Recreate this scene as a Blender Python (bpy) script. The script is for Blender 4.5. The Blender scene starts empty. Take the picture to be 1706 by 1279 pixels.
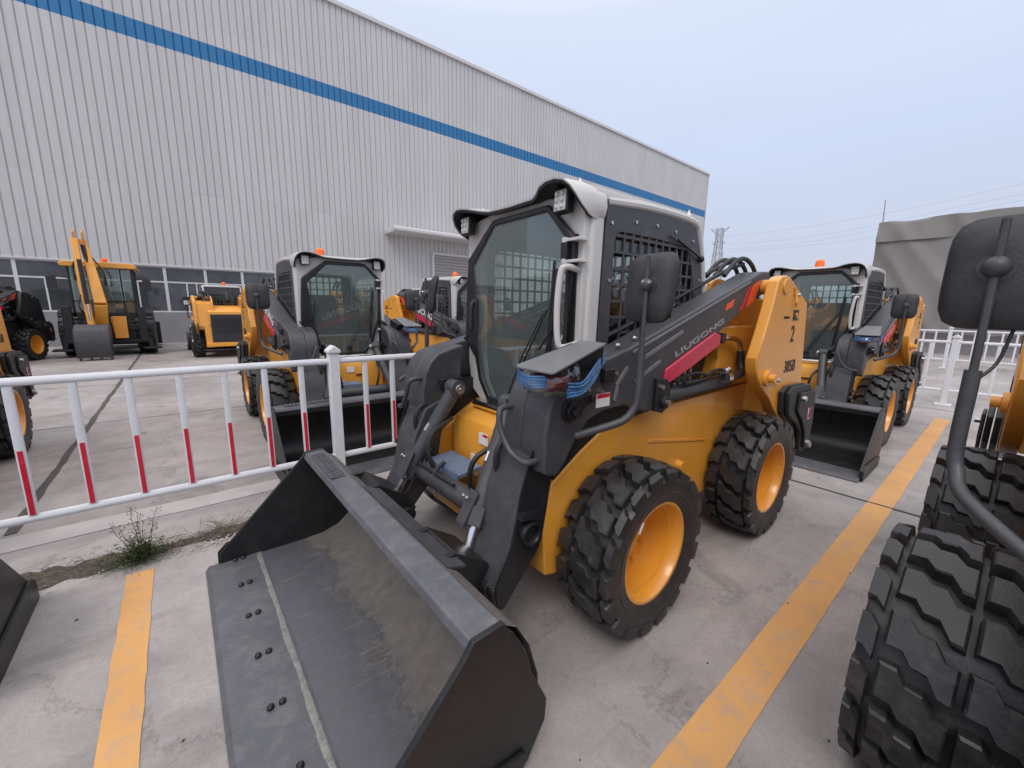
import bpy, bmesh, math, random
from math import sin, cos, pi, radians as rad
from mathutils import Vector, Matrix, noise
random.seed(7)
S = bpy.context.scene
COL = S.collection

# ------------------------------------------------------------------ camera
cd = bpy.data.cameras.new("camera"); cam = bpy.data.objects.new("camera", cd); COL.objects.link(cam)
cam.matrix_world = Matrix(((0.775, 0.104, -0.624, 0), (-0.632, 0.150, -0.760, 0), (0.014, 0.983, 0.182, 1.6), (0, 0, 0, 1)))
cd.sensor_width = 36; cd.lens = 678 / 1706 * 36; cd.clip_start = 0.05; cd.clip_end = 2000
S.camera = cam

# ------------------------------------------------------------------ sky, sun, exposure
SUN_EL, SUN_AZ = rad(52), rad(235)
w = bpy.data.worlds.new("World"); S.world = w; w.use_nodes = True
nt = w.node_tree; nt.nodes.clear()
out = nt.nodes.new("ShaderNodeOutputWorld"); bg = nt.nodes.new("ShaderNodeBackground")
sky = nt.nodes.new("ShaderNodeTexSky"); sky.sky_type = 'NISHITA'; sky.sun_disc = False
sky.sun_elevation = SUN_EL; sky.sun_rotation = SUN_AZ; sky.dust_density = 3; sky.air_density = 1.2
tc = nt.nodes.new("ShaderNodeTexCoord"); sep = nt.nodes.new("ShaderNodeSeparateXYZ")
ramp = nt.nodes.new("ShaderNodeValToRGB")
e = ramp.color_ramp.elements
e[0].position = 0.0; e[0].color = (4.3, 4.45, 5.4, 1)
e[1].position = 1.0; e[1].color = (15.5, 15.2, 15.3, 1)
for p, c in ((0.08, (4.8, 5.2, 6.4, 1)), (0.3, (5.3, 6.0, 7.7, 1)), (0.52, (6.0, 6.6, 8.0, 1)), (0.72, (11.0, 11.1, 11.8, 1))):
    q = e.new(p); q.color = c
mix = nt.nodes.new("ShaderNodeMix"); mix.data_type = 'RGBA'; mix.inputs[0].default_value = 0.90
cn = nt.nodes.new("ShaderNodeTexNoise"); cn.inputs['Scale'].default_value = 1.6; cn.inputs['Detail'].default_value = 4
cm = nt.nodes.new("ShaderNodeMapping"); cm.inputs['Scale'].default_value = (1, 1, 4)
cmr = nt.nodes.new("ShaderNodeMapRange"); cmr.inputs[3].default_value = 0.94; cmr.inputs[4].default_value = 1.06
mul = nt.nodes.new("ShaderNodeVectorMath"); mul.operation = 'SCALE'
L = nt.links.new
L(tc.outputs['Generated'], sep.inputs[0]); L(sep.outputs['Z'], ramp.inputs[0])
L(tc.outputs['Generated'], cm.inputs[0]); L(cm.outputs[0], cn.inputs['Vector']); L(cn.outputs[0], cmr.inputs[0])
L(sky.outputs[0], mix.inputs[6]); L(ramp.outputs[0], mix.inputs[7])
L(mix.outputs[2], mul.inputs[0]); L(cmr.outputs[0], mul.inputs['Scale'])
L(mul.outputs[0], bg.inputs[0]); bg.inputs[1].default_value = 0.105
L(bg.outputs[0], out.inputs[0])
sd = bpy.data.lights.new("sun", 'SUN'); sun = bpy.data.objects.new("sun", sd); COL.objects.link(sun)
sd.energy = 0.9; sd.angle = rad(25); sd.color = (1.0, 0.95, 0.9)
dv = Vector((sin(SUN_AZ) * cos(SUN_EL), cos(SUN_AZ) * cos(SUN_EL), sin(SUN_EL)))
sun.rotation_euler = dv.to_track_quat('Z', 'Y').to_euler()
S.view_settings.view_transform = 'Standard'; S.view_settings.look = 'None'
S.view_settings.exposure = 0.29; S.view_settings.gamma = 1
S.render.engine = 'CYCLES'
try:
    S.cycles.max_bounces = 6; S.cycles.transparent_max_bounces = 12; S.cycles.use_denoising = True
except Exception: pass

# ------------------------------------------------------------------ materials
MATS = {}
def newmat(name):
    m = bpy.data.materials.new(name); m.use_nodes = True
    MATS[name] = m
    return m, m.node_tree, m.node_tree.nodes['Principled BSDF']
def paint(name, col, rough=0.45, metal=0.0, var=0.12, scale=3.0, dust=0.0, bump=0.0, coat=0.0, spec=0.5, bscale=180):
    """painted / plain surface with uneven tone, faint dust and optional fine bump"""
    m, n, b = newmat(name)
    t = n.nodes.new("ShaderNodeTexCoord")
    a = n.nodes.new("ShaderNodeTexNoise"); a.inputs['Scale'].default_value = scale; a.inputs['Detail'].default_value = 7; a.inputs['Roughness'].default_value = 0.65
    n.links.new(t.outputs['Object'], a.inputs['Vector'])
    mr = n.nodes.new("ShaderNodeMapRange"); mr.inputs[1].default_value = 0.3; mr.inputs[2].default_value = 0.7
    mr.inputs[3].default_value = 1 - var; mr.inputs[4].default_value = 1 + var
    n.links.new(a.outputs[0], mr.inputs[0])
    vm = n.nodes.new("ShaderNodeVectorMath"); vm.operation = 'SCALE'; vm.inputs[0].default_value = col
    n.links.new(mr.outputs[0], vm.inputs['Scale'])
    last = vm.outputs[0]
    if dust:
        d = n.nodes.new("ShaderNodeTexNoise"); d.inputs['Scale'].default_value = scale * 4; d.inputs['Detail'].default_value = 8; d.inputs['Roughness'].default_value = .75
        n.links.new(t.outputs['Object'], d.inputs['Vector'])
        r2 = n.nodes.new("ShaderNodeMapRange"); r2.inputs[1].default_value = 0.48; r2.inputs[2].default_value = 0.75; r2.inputs[4].default_value = dust
        n.links.new(d.outputs[0], r2.inputs[0])
        mx = n.nodes.new("ShaderNodeMix"); mx.data_type = 'RGBA'; mx.inputs[7].default_value = (0.30, 0.27, 0.25, 1)
        n.links.new(r2.outputs[0], mx.inputs[0]); n.links.new(last, mx.inputs[6]); last = mx.outputs[2]
    n.links.new(last, b.inputs['Base Color'])
    rr = n.nodes.new("ShaderNodeMapRange"); rr.inputs[1].default_value = .3; rr.inputs[2].default_value = .7
    rr.inputs[3].default_value = rough * 0.85; rr.inputs[4].default_value = min(1, rough * 1.2)
    n.links.new(a.outputs[0], rr.inputs[0]); n.links.new(rr.outputs[0], b.inputs['Roughness'])
    b.inputs['Metallic'].default_value = metal
    b.inputs['Specular IOR Level'].default_value = spec
    if coat: b.inputs['Coat Weight'].default_value = coat; b.inputs['Coat Roughness'].default_value = 0.15
    if bump:
        f = n.nodes.new("ShaderNodeTexNoise"); f.inputs['Scale'].default_value = bscale; f.inputs['Detail'].default_value = 3
        n.links.new(t.outputs['Object'], f.inputs['Vector'])
        bp = n.nodes.new("ShaderNodeBump"); bp.inputs['Strength'].default_value = bump; bp.inputs['Distance'].default_value = 0.01
        n.links.new(f.outputs[0], bp.inputs['Height']); n.links.new(bp.outputs[0], b.inputs['Normal'])
    return m

YEL = paint('yellow_paint', (0.77, 0.335, 0.036), 0.36, var=0.09, scale=2, dust=0.22, coat=0.35)
YELD = paint('yellow_rim', (0.78, 0.325, 0.03), 0.28, var=0.08, scale=4, dust=0.20, coat=0.4)
GRY = paint('charcoal_paint', (0.050, 0.050, 0.056), 0.46, var=0.12, scale=3, dust=0.10, bump=.05)
GRYL = paint('grey_step_plate', (0.16, 0.16, 0.17), 0.5, var=0.1, scale=5, dust=0.15)
BLK = paint('black_paint', (0.012, 0.012, 0.014), 0.42, var=0.15, scale=3, dust=0.04)
PLS = paint('black_plastic', (0.022, 0.022, 0.025), 0.55, var=0.12, scale=4, dust=0.06, bump=.15)
WHT = paint('cab_white_paint', (0.56, 0.54, 0.52), 0.4, var=0.04, scale=3, dust=0.06, coat=.2)
CHR = paint('chrome', (0.72, 0.71, 0.70), 0.16, metal=1, var=0.05, scale=8)
STL = paint('zinc_bolt', (0.55, 0.55, 0.54), 0.35, metal=1, var=0.1, scale=20)
HOSE = paint('rubber_hose', (0.016, 0.016, 0.017), 0.5, var=0.1, scale=10)
ORG = paint('orange_lens', (0.95, 0.17, 0.02), 0.25, var=0.05)
ORR = paint('orange_sticker', (0.85, 0.10, 0.02), 0.4, var=0.03)
CRM = paint('crimson_panel', (0.55, 0.012, 0.055), 0.35, var=0.05, coat=.3)
RED = paint('red_reflective', (0.60, 0.012, 0.035), 0.4, var=0.18, scale=14, dust=.15)
BLU = paint('blue_reflective', (0.02, 0.10, 0.40), 0.4, var=0.08)
INK = paint('black_lettering', (0.015, 0.012, 0.01), 0.5, var=0.05)
SLV = paint('silver_lettering', (0.30, 0.30, 0.31), 0.4, var=0.25, scale=30)
LWH = paint('white_lettering', (0.70, 0.69, 0.67), 0.5, var=0.05)
LAB = paint('label_white', (0.75, 0.70, 0.68), 0.45, var=0.08, scale=60)
FEN = paint('fence_white', (0.70, 0.70, 0.73), 0.42, var=0.07, scale=4, dust=0.22)
RED2 = paint('red_plastic', (0.22, 0.04, 0.045), .3, var=.5, scale=30)
BLUW = paint('blue_film', (0.035, 0.13, 0.30), 0.3, var=0.4, scale=25, coat=.4, bump=.6)
BLUP = paint('blue_grey_step', (0.13, 0.17, 0.25), 0.5, var=0.15, scale=8, dust=.3)
WBRZ = paint('bare_weld', (0.22, 0.21, 0.20), 0.55, metal=.3, var=0.4, scale=40)
SEAT = paint('seat_vinyl', (0.02, 0.02, 0.022), 0.6)
STP = paint('slab_joint', (0.085, 0.075, 0.07), 0.9, var=.4, scale=12, bump=.4, bscale=60)

def rubber():
    m, n, b = newmat('tyre_rubber')
    t = n.nodes.new("ShaderNodeTexCoord")
    a = n.nodes.new("ShaderNodeTexNoise"); a.inputs['Scale'].default_value = 7; a.inputs['Detail'].default_value = 8; a.inputs['Roughness'].default_value = .7
    n.links.new(t.outputs['Object'], a.inputs['Vector'])
    r = n.nodes.new("ShaderNodeValToRGB"); r.color_ramp.elements[0].position = .35; r.color_ramp.elements[0].color = (0.012, 0.012, 0.013, 1)
    r.color_ramp.elements[1].position = .72; r.color_ramp.elements[1].color = (0.050, 0.046, 0.044, 1)
    n.links.new(a.outputs[0], r.inputs[0])
    ge = n.nodes.new("ShaderNodeNewGeometry"); gm = n.nodes.new("ShaderNodeMapRange"); gm.inputs[1].default_value = .485; gm.inputs[2].default_value = .40; gm.inputs[3].default_value = 0; gm.inputs[4].default_value = .75
    n.links.new(ge.outputs['Pointiness'], gm.inputs[0])
    dn = n.nodes.new("ShaderNodeTexNoise"); dn.inputs['Scale'].default_value = 22; dn.inputs['Detail'].default_value = 6; n.links.new(t.outputs['Object'], dn.inputs['Vector'])
    dr_ = n.nodes.new("ShaderNodeMapRange"); dr_.inputs[1].default_value = .58; dr_.inputs[2].default_value = .74; dr_.inputs[4].default_value = .35; n.links.new(dn.outputs[0], dr_.inputs[0])
    mxx = n.nodes.new("ShaderNodeMath"); mxx.operation = 'MAXIMUM'; n.links.new(gm.outputs[0], mxx.inputs[0]); n.links.new(dr_.outputs[0], mxx.inputs[1])
    dmx = n.nodes.new("ShaderNodeMix"); dmx.data_type = 'RGBA'; dmx.inputs[7].default_value = (0.105, 0.095, 0.088, 1)
    n.links.new(mxx.outputs[0], dmx.inputs[0]); n.links.new(r.outputs[0], dmx.inputs[6]); n.links.new(dmx.outputs[2], b.inputs['Base Color'])
    r2 = n.nodes.new("ShaderNodeMapRange"); r2.inputs[1].default_value = .3; r2.inputs[2].default_value = .7; r2.inputs[3].default_value = .30; r2.inputs[4].default_value = .60
    n.links.new(a.outputs[0], r2.inputs[0]); n.links.new(r2.outputs[0], b.inputs['Roughness'])
    f = n.nodes.new("ShaderNodeTexNoise"); f.inputs['Scale'].default_value = 90; f.inputs['Detail'].default_value = 5
    n.links.new(t.outputs['Object'], f.inputs['Vector'])
    bp = n.nodes.new("ShaderNodeBump"); bp.inputs['Strength'].default_value = .25; bp.inputs['Distance'].default_value = .004
    n.links.new(f.outputs[0], bp.inputs['Height']); n.links.new(bp.outputs[0], b.inputs['Normal'])
    return m
RUB = rubber()

def glass(name, tint, refl=1.0, base=0.0, veil=0.0):
    m, n, b = newmat(name); n.nodes.remove(b)
    o = n.nodes['Material Output']
    tr = n.nodes.new("ShaderNodeBsdfTransparent"); tr.inputs[0].default_value = (*tint, 1)
    gl = n.nodes.new("ShaderNodeBsdfGlossy"); gl.inputs['Roughness'].default_value = 0.02; gl.inputs[0].default_value = (.9, .95, .93, 1)
    lw = n.nodes.new("ShaderNodeLayerWeight"); lw.inputs[0].default_value = 0.5
    pw = n.nodes.new("ShaderNodeMath"); pw.operation = 'POWER'; pw.inputs[1].default_value = 4.0; n.links.new(lw.outputs['Facing'], pw.inputs[0])
    fr = n.nodes.new("ShaderNodeMath"); fr.operation = 'MULTIPLY_ADD'; fr.inputs[1].default_value = .95; fr.inputs[2].default_value = .04; n.links.new(pw.outputs[0], fr.inputs[0])
    mth = n.nodes.new("ShaderNodeMath"); mth.operation = 'MULTIPLY_ADD'; mth.inputs[1].default_value = refl; mth.inputs[2].default_value = base; mth.use_clamp = True
    mx = n.nodes.new("ShaderNodeMixShader")
    n.links.new(fr.outputs[0], mth.inputs[0]); n.links.new(mth.outputs[0], mx.inputs[0])
    n.links.new(tr.outputs[0], mx.inputs[1]); n.links.new(gl.outputs[0], mx.inputs[2])
    df = n.nodes.new("ShaderNodeBsdfDiffuse"); df.inputs[0].default_value = (.42, .46, .45, 1); m2 = n.nodes.new("ShaderNodeMixShader"); m2.inputs[0].default_value = veil
    n.links.new(mx.outputs[0], m2.inputs[1]); n.links.new(df.outputs[0], m2.inputs[2]); n.links.new(m2.outputs[0], o.inputs[0])
    return m
GLS = glass('cab_glass', (0.80, 0.87, 0.85), 1.0, 0.05, 0.11)
GLD = glass('screen_glass', (0.84, 0.88, 0.87), .8, 0.02)
WGL = paint('window_glass', (0.055, 0.06, 0.065), 0.08, var=.6, scale=.6, spec=.8)
FILM = glass('clear_film', (0.90, 0.88, 0.90), 1.0, 0.06)
LENS = paint('lamp_lens', (0.55, 0.55, 0.53), 0.15, var=0.25, scale=120, coat=.8)
MIRR = paint('mirror_glass', (.7, .7, .7), .05, metal=1)

def bucketmat():
    m, n, b = newmat('bucket_muddy_steel')
    t = n.nodes.new("ShaderNodeTexCoord"); sp = n.nodes.new("ShaderNodeSeparateXYZ"); n.links.new(t.outputs['Object'], sp.inputs[0])
    def nz(sc, det=8, ro=.65, dist=0.):
        a = n.nodes.new("ShaderNodeTexNoise"); a.inputs['Scale'].default_value = sc; a.inputs['Detail'].default_value = det; a.inputs['Roughness'].default_value = ro; a.inputs['Distortion'].default_value = dist
        n.links.new(t.outputs['Object'], a.inputs['Vector']); return a
    a = nz(2.2, 9, .6, .3); c = nz(14, 8, .75); d = nz(60, 6, .8)
    # band of dried mud: strongest towards the back of the floor
    mr = n.nodes.new("ShaderNodeMapRange"); mr.inputs[1].default_value = -2.00; mr.inputs[2].default_value = -1.70
    n.links.new(sp.outputs['X'], mr.inputs[0])
    ad = n.nodes.new("ShaderNodeMath"); ad.operation = 'MULTIPLY_ADD'; ad.inputs[1].default_value = 1.5; ad.inputs[2].default_value = -0.66
    n.links.new(a.outputs[0], ad.inputs[0])
    ad0 = n.nodes.new("ShaderNodeMath"); ad0.operation = 'ADD'; n.links.new(mr.outputs[0], ad0.inputs[0]); n.links.new(ad.outputs[0], ad0.inputs[1])
    cc = n.nodes.new("ShaderNodeMath"); cc.operation = 'MULTIPLY_ADD'; cc.inputs[1].default_value = .9; cc.inputs[2].default_value = -.45; n.links.new(c.outputs[0], cc.inputs[0])
    ad2 = n.nodes.new("ShaderNodeMath"); ad2.operation = 'ADD'; n.links.new(ad0.outputs[0], ad2.inputs[0]); n.links.new(cc.outputs[0], ad2.inputs[1])
    st = n.nodes.new("ShaderNodeMapRange"); st.inputs[1].default_value = .30; st.inputs[2].default_value = .72
    n.links.new(ad2.outputs[0], st.inputs[0])
    rim = n.nodes.new("ShaderNodeValToRGB")   # dark tide line around the mud
    rim.color_ramp.elements[0].position = .44; rim.color_ramp.elements[0].color = (0, 0, 0, 1)
    rim.color_ramp.elements[1].position = .55; rim.color_ramp.elements[1].color = (0, 0, 0, 1)
    q = rim.color_ramp.elements.new(.49); q.color = (1, 1, 1, 1)
    n.links.new(ad2.outputs[0], rim.inputs[0])
    base = n.nodes.new("ShaderNodeMix"); base.data_type = 'RGBA'; base.inputs[6].default_value = (0.060, 0.061, 0.072, 1); base.inputs[7].default_value = (0.105, 0.104, 0.118, 1)
    n.links.new(c.outputs[0], base.inputs[0])
    mud = n.nodes.new("ShaderNodeMix"); mud.data_type = 'RGBA'; mud.inputs[6].default_value = (0.05, 0.044, 0.041, 1); mud.inputs[7].default_value = (0.20, 0.176, 0.160, 1)
    n.links.new(c.outputs[0], mud.inputs[0])
    m1 = n.nodes.new("ShaderNodeMix"); m1.data_type = 'RGBA'; n.links.new(st.outputs[0], m1.inputs[0]); n.links.new(base.outputs[2], m1.inputs[6]); n.links.new(mud.outputs[2], m1.inputs[7])
    m2 = n.nodes.new("ShaderNodeMix"); m2.data_type = 'RGBA'; m2.inputs[7].default_value = (0.03, 0.026, 0.026, 1)
    mm = n.nodes.new("ShaderNodeMath"); mm.operation = 'MULTIPLY'; n.links.new(rim.outputs[0], mm.inputs[0]); n.links.new(d.outputs[0], mm.inputs[1])
    n.links.new(mm.outputs[0], m2.inputs[0]); n.links.new(m1.outputs[2], m2.inputs[6])
    # scratches drawn across the floor and pale dust specks
    mp = n.nodes.new("ShaderNodeMapping"); mp.inputs['Scale'].default_value = (6, 90, 20); n.links.new(t.outputs['Object'], mp.inputs[0])
    sc_ = n.nodes.new("ShaderNodeTexNoise"); sc_.inputs['Scale'].default_value = 1; sc_.inputs['Detail'].default_value = 3; n.links.new(mp.outputs[0], sc_.inputs['Vector'])
    sm = n.nodes.new("ShaderNodeMapRange"); sm.inputs[1].default_value = .62; sm.inputs[2].default_value = .72; sm.inputs[4].default_value = .45; n.links.new(sc_.outputs[0], sm.inputs[0])
    m3 = n.nodes.new("ShaderNodeMix"); m3.data_type = 'RGBA'; m3.inputs[7].default_value = (0.22, 0.21, 0.21, 1); n.links.new(sm.outputs[0], m3.inputs[0]); n.links.new(m2.outputs[2], m3.inputs[6])
    dm = n.nodes.new("ShaderNodeMapRange"); dm.inputs[1].default_value = .60; dm.inputs[2].default_value = .70; dm.inputs[4].default_value = .22; n.links.new(d.outputs[0], dm.inputs[0])
    m4 = n.nodes.new("ShaderNodeMix"); m4.data_type = 'RGBA'; m4.inputs[7].default_value = (0.24, 0.215, 0.195, 1); n.links.new(dm.outputs[0], m4.inputs[0]); n.links.new(m3.outputs[2], m4.inputs[6])
    n.links.new(m4.outputs[2], b.inputs['Base Color'])
    rr = n.nodes.new("ShaderNodeMapRange"); rr.inputs[3].default_value = .38; rr.inputs[4].default_value = .85; n.links.new(st.outputs[0], rr.inputs[0]); n.links.new(rr.outputs[0], b.inputs['Roughness'])
    bp = n.nodes.new("ShaderNodeBump"); bp.inputs['Strength'].default_value = .5; bp.inputs['Distance'].default_value = .006
    hs = n.nodes.new("ShaderNodeMath"); hs.operation = 'MULTIPLY'; n.links.new(st.outputs[0], hs.inputs[0]); n.links.new(c.outputs[0], hs.inputs[1])
    n.links.new(hs.outputs[0], bp.inputs['Height']); n.links.new(bp.outputs[0], b.inputs['Normal'])
    return m
BKT = bucketmat()
BKE = paint('bucket_edge_paint', (0.092, 0.093, 0.105), 0.40, var=0.16, scale=3, dust=0.3)
BKS = paint('bucket_side_paint', (0.012, 0.012, 0.013), 0.42, var=0.1, scale=2, dust=0.05)

def concrete():
    m, n, b = newmat('concrete_ground')
    t = n.nodes.new("ShaderNodeTexCoord")
    def nz(sc, det=8, ro=.6, dist=0.):
        a = n.nodes.new("ShaderNodeTexNoise"); a.inputs['Scale'].default_value = sc; a.inputs['Detail'].default_value = det; a.inputs['Roughness'].default_value = ro; a.inputs['Distortion'].default_value = dist
        n.links.new(t.outputs['Object'], a.inputs['Vector']); return a
    a = nz(.55, 9, .62, .4); c = nz(3.5, 10, .7, .5); d = nz(45, 8, .8); g = nz(160, 4, .8)
    r = n.nodes.new("ShaderNodeValToRGB"); el = r.color_ramp.elements
    el[0].position = .30; el[0].color = (0.245, 0.218, 0.208, 1); el[1].position = .70; el[1].color = (0.415, 0.378, 0.365, 1)
    n.links.new(a.outputs[0], r.inputs[0])
    def mulmap(prev, src, lo, hi, p0, p1):
        k = n.nodes.new("ShaderNodeMapRange"); k.inputs[1].default_value = p0; k.inputs[2].default_value = p1; k.inputs[3].default_value = lo; k.inputs[4].default_value = hi
        n.links.new(src.outputs[0], k.inputs[0])
        v = n.nodes.new("ShaderNodeVectorMath"); v.operation = 'SCALE'; n.links.new(prev, v.inputs[0]); n.links.new(k.outputs[0], v.inputs['Scale']); return v.outputs[0]
    o = mulmap(r.outputs[0], c, .82, 1.12, .3, .7)
    o = mulmap(o, d, .86, 1.10, .3, .7)
    o = mulmap(o, g, .66, 1.05, .30, .46)
    g2 = nz(75, 5, .75); o = mulmap(o, g2, .74, 1.0, .33, .42)
    # small dark oil and tyre stains
    s = nz(1.3, 5, .5, 1.2); o = mulmap(o, s, .66, 1.0, .27, .36)
    mp = n.nodes.new("ShaderNodeMapping"); mp.inputs['Scale'].default_value = (.35, 3.2, 1); n.links.new(t.outputs['Object'], mp.inputs[0])
    tm = nz(1.0, 6, .6, .6); n.links.new(mp.outputs[0], tm.inputs['Vector']); o = mulmap(o, tm, .80, 1.0, .32, .45)
    s2 = nz(4.5, 3, .5, .3); o = mulmap(o, s2, .55, 1.0, .235, .28)
    # hairline cracks
    v = n.nodes.new("ShaderNodeTexVoronoi"); v.feature = 'DISTANCE_TO_EDGE'; v.inputs['Scale'].default_value = .42
    wv = n.nodes.new("ShaderNodeVectorMath"); wv.operation = 'ADD'; sc2 = n.nodes.new("ShaderNodeVectorMath"); sc2.operation = 'SCALE'; sc2.inputs['Scale'].default_value = .5
    n.links.new(c.outputs[1], sc2.inputs[0]); n.links.new(t.outputs['Object'], wv.inputs[0]); n.links.new(sc2.outputs[0], wv.inputs[1]); n.links.new(wv.outputs[0], v.inputs['Vector'])
    k = n.nodes.new("ShaderNodeMapRange"); k.inputs[1].default_value = 0; k.inputs[2].default_value = .006; k.inputs[3].default_value = .75; k.inputs[4].default_value = 1
    n.links.new(v.outputs['Distance'], k.inputs[0])
    km = n.nodes.new("ShaderNodeMapRange"); km.inputs[1].default_value = .60; km.inputs[2].default_value = .66; n.links.new(a.outputs[0], km.inputs[0])
    kx = n.nodes.new("ShaderNodeMix"); kx.inputs[3].default_value = 1.0
    n.links.new(km.outputs[0], kx.inputs[0]); n.links.new(k.outputs[0], kx.inputs[2])
    vv = n.nodes.new("ShaderNodeVectorMath"); vv.operation = 'SCALE'; n.links.new(o, vv.inputs[0]); n.links.new(kx.outputs[0], vv.inputs['Scale'])
    n.links.new(vv.outputs[0], b.inputs['Base Color']); b.inputs['Roughness'].default_value = .82
    bp = n.nodes.new("ShaderNodeBump"); bp.inputs['Strength'].default_value = .35; bp.inputs['Distance'].default_value = .006
    n.links.new(d.outputs[0], bp.inputs['Height']); n.links.new(bp.outputs[0], b.inputs['Normal'])
    return m
CON = concrete()
CONP = paint('pale_kerb_concrete', (0.44, 0.40, 0.39), .85, var=.14, scale=4, bump=.3, dust=.2, bscale=40)
def worn(name, col, under=(0.32, 0.28, 0.265)):
    m, n, b = newmat(name)
    t = n.nodes.new("ShaderNodeTexCoord")
    a = n.nodes.new("ShaderNodeTexNoise"); a.inputs['Scale'].default_value = 9; a.inputs['Detail'].default_value = 10; a.inputs['Roughness'].default_value = .75
    n.links.new(t.outputs['Object'], a.inputs['Vector'])
    c = n.nodes.new("ShaderNodeTexNoise"); c.inputs['Scale'].default_value = 1.5; c.inputs['Detail'].default_value = 5
    n.links.new(t.outputs['Object'], c.inputs['Vector'])
    r = n.nodes.new("ShaderNodeMapRange"); r.inputs[1].default_value = .50; r.inputs[2].default_value = .70; r.inputs[4].default_value = .62; n.links.new(a.outputs[0], r.inputs[0])
    mx = n.nodes.new("ShaderNodeMix"); mx.data_type = 'RGBA'; mx.inputs[6].default_value = (*col, 1); mx.inputs[7].default_value = (*under, 1)
    n.links.new(r.outputs[0], mx.inputs[0])
    k = n.nodes.new("ShaderNodeMapRange"); k.inputs[1].default_value = .3; k.inputs[2].default_value = .7; k.inputs[3].default_value = .88; k.inputs[4].default_value = 1.08; n.links.new(c.outputs[0], k.inputs[0])
    v = n.nodes.new("ShaderNodeVectorMath"); v.operation = 'SCALE'; n.links.new(mx.outputs[2], v.inputs[0]); n.links.new(k.outputs[0], v.inputs['Scale'])
    n.links.new(v.outputs[0], b.inputs['Base Color']); b.inputs['Roughness'].default_value = .75
    return m
LINE = worn('worn_yellow_line', (0.62, 0.325, 0.115))
SOIL = paint('soil', (0.075, 0.06, 0.05), .95, var=.5, scale=30, bump=.8, bscale=90)
def cladmat():
    m, n, b = newmat('wall_cladding')
    t = n.nodes.new("ShaderNodeTexCoord"); sp = n.nodes.new("ShaderNodeSeparateXYZ"); n.links.new(t.outputs['Object'], sp.inputs[0])
    def math_(op, a, b_=None, c=None):
        q = n.nodes.new("ShaderNodeMath"); q.operation = op
        for i, v in enumerate((a, b_, c)):
            if v is None: continue
            if isinstance(v, (int, float)): q.inputs[i].default_value = v
            else: n.links.new(v, q.inputs[i])
        return q.outputs[0]
    fx = math_('FLOOR', math_('DIVIDE', sp.outputs['X'], 1.08)); fz = math_('FLOOR', math_('DIVIDE', math_('ADD', sp.outputs['Z'], .4), 6.4))
    cb = n.nodes.new("ShaderNodeCombineXYZ"); n.links.new(fx, cb.inputs[0]); n.links.new(fz, cb.inputs[1])
    wn = n.nodes.new("ShaderNodeTexWhiteNoise"); n.links.new(cb.outputs[0], wn.inputs['Vector'])
    k = math_('MULTIPLY_ADD', wn.outputs['Value'], .075, .955)
    lap = math_('LESS_THAN', math_('FRACT', math_('DIVIDE', math_('ADD', sp.outputs['Z'], .4), 6.4)), .006); k = math_('MULTIPLY', k, math_('MULTIPLY_ADD', lap, -.05, 1.0))
    mp = n.nodes.new("ShaderNodeMapping"); mp.inputs['Scale'].default_value = (5, 1, .22); n.links.new(t.outputs['Object'], mp.inputs[0])
    a = n.nodes.new("ShaderNodeTexNoise"); a.inputs['Scale'].default_value = 1.0; a.inputs['Detail'].default_value = 6; n.links.new(mp.outputs[0], a.inputs['Vector'])
    k = math_('MULTIPLY', k, math_('MULTIPLY_ADD', a.outputs[0], .22, .89))
    v = n.nodes.new("ShaderNodeVectorMath"); v.operation = 'SCALE'; v.inputs[0].default_value = (0.54, 0.53, 0.53); n.links.new(k, v.inputs['Scale'])
    n.links.new(v.outputs[0], b.inputs['Base Color']); b.inputs['Roughness'].default_value = .45
    return m
CLAD = cladmat()
CLAB = paint('wall_blue_stripe', (0.022, 0.165, 0.37), .42, var=.06, scale=.5)
PLAS = paint('plinth_render', (0.26, 0.25, 0.26), .8, var=.1, scale=1.5)
TRM = paint('white_trim', (0.62, 0.60, 0.60), .45, var=.05)
SHUT = paint('shutter_grey', (0.36, 0.34, 0.33), .5, var=.05)
TARP = paint('grey_tarpaulin', (0.225, 0.213, 0.205), .8, var=.05, scale=.8, dust=.1, bump=.2, bscale=20)
GALV = paint('galvanised_steel', (0.33, 0.34, 0.38), .6, var=.05)
WIRE = paint('power_wire', (0.42, 0.44, 0.50), .6)
LEAF = paint('weed_leaf', (0.080, 0.112, 0.042), .6, var=.45, scale=25)
STEM = paint('weed_stem', (0.13, 0.10, 0.075), .7, var=.3, scale=30)
TWIG = paint('dry_twig', (0.20, 0.16, 0.12), .8, var=.5, scale=40)
LEAF2 = paint('dry_scrap', (0.42, 0.40, 0.37), .8, var=.3, scale=40)

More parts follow.
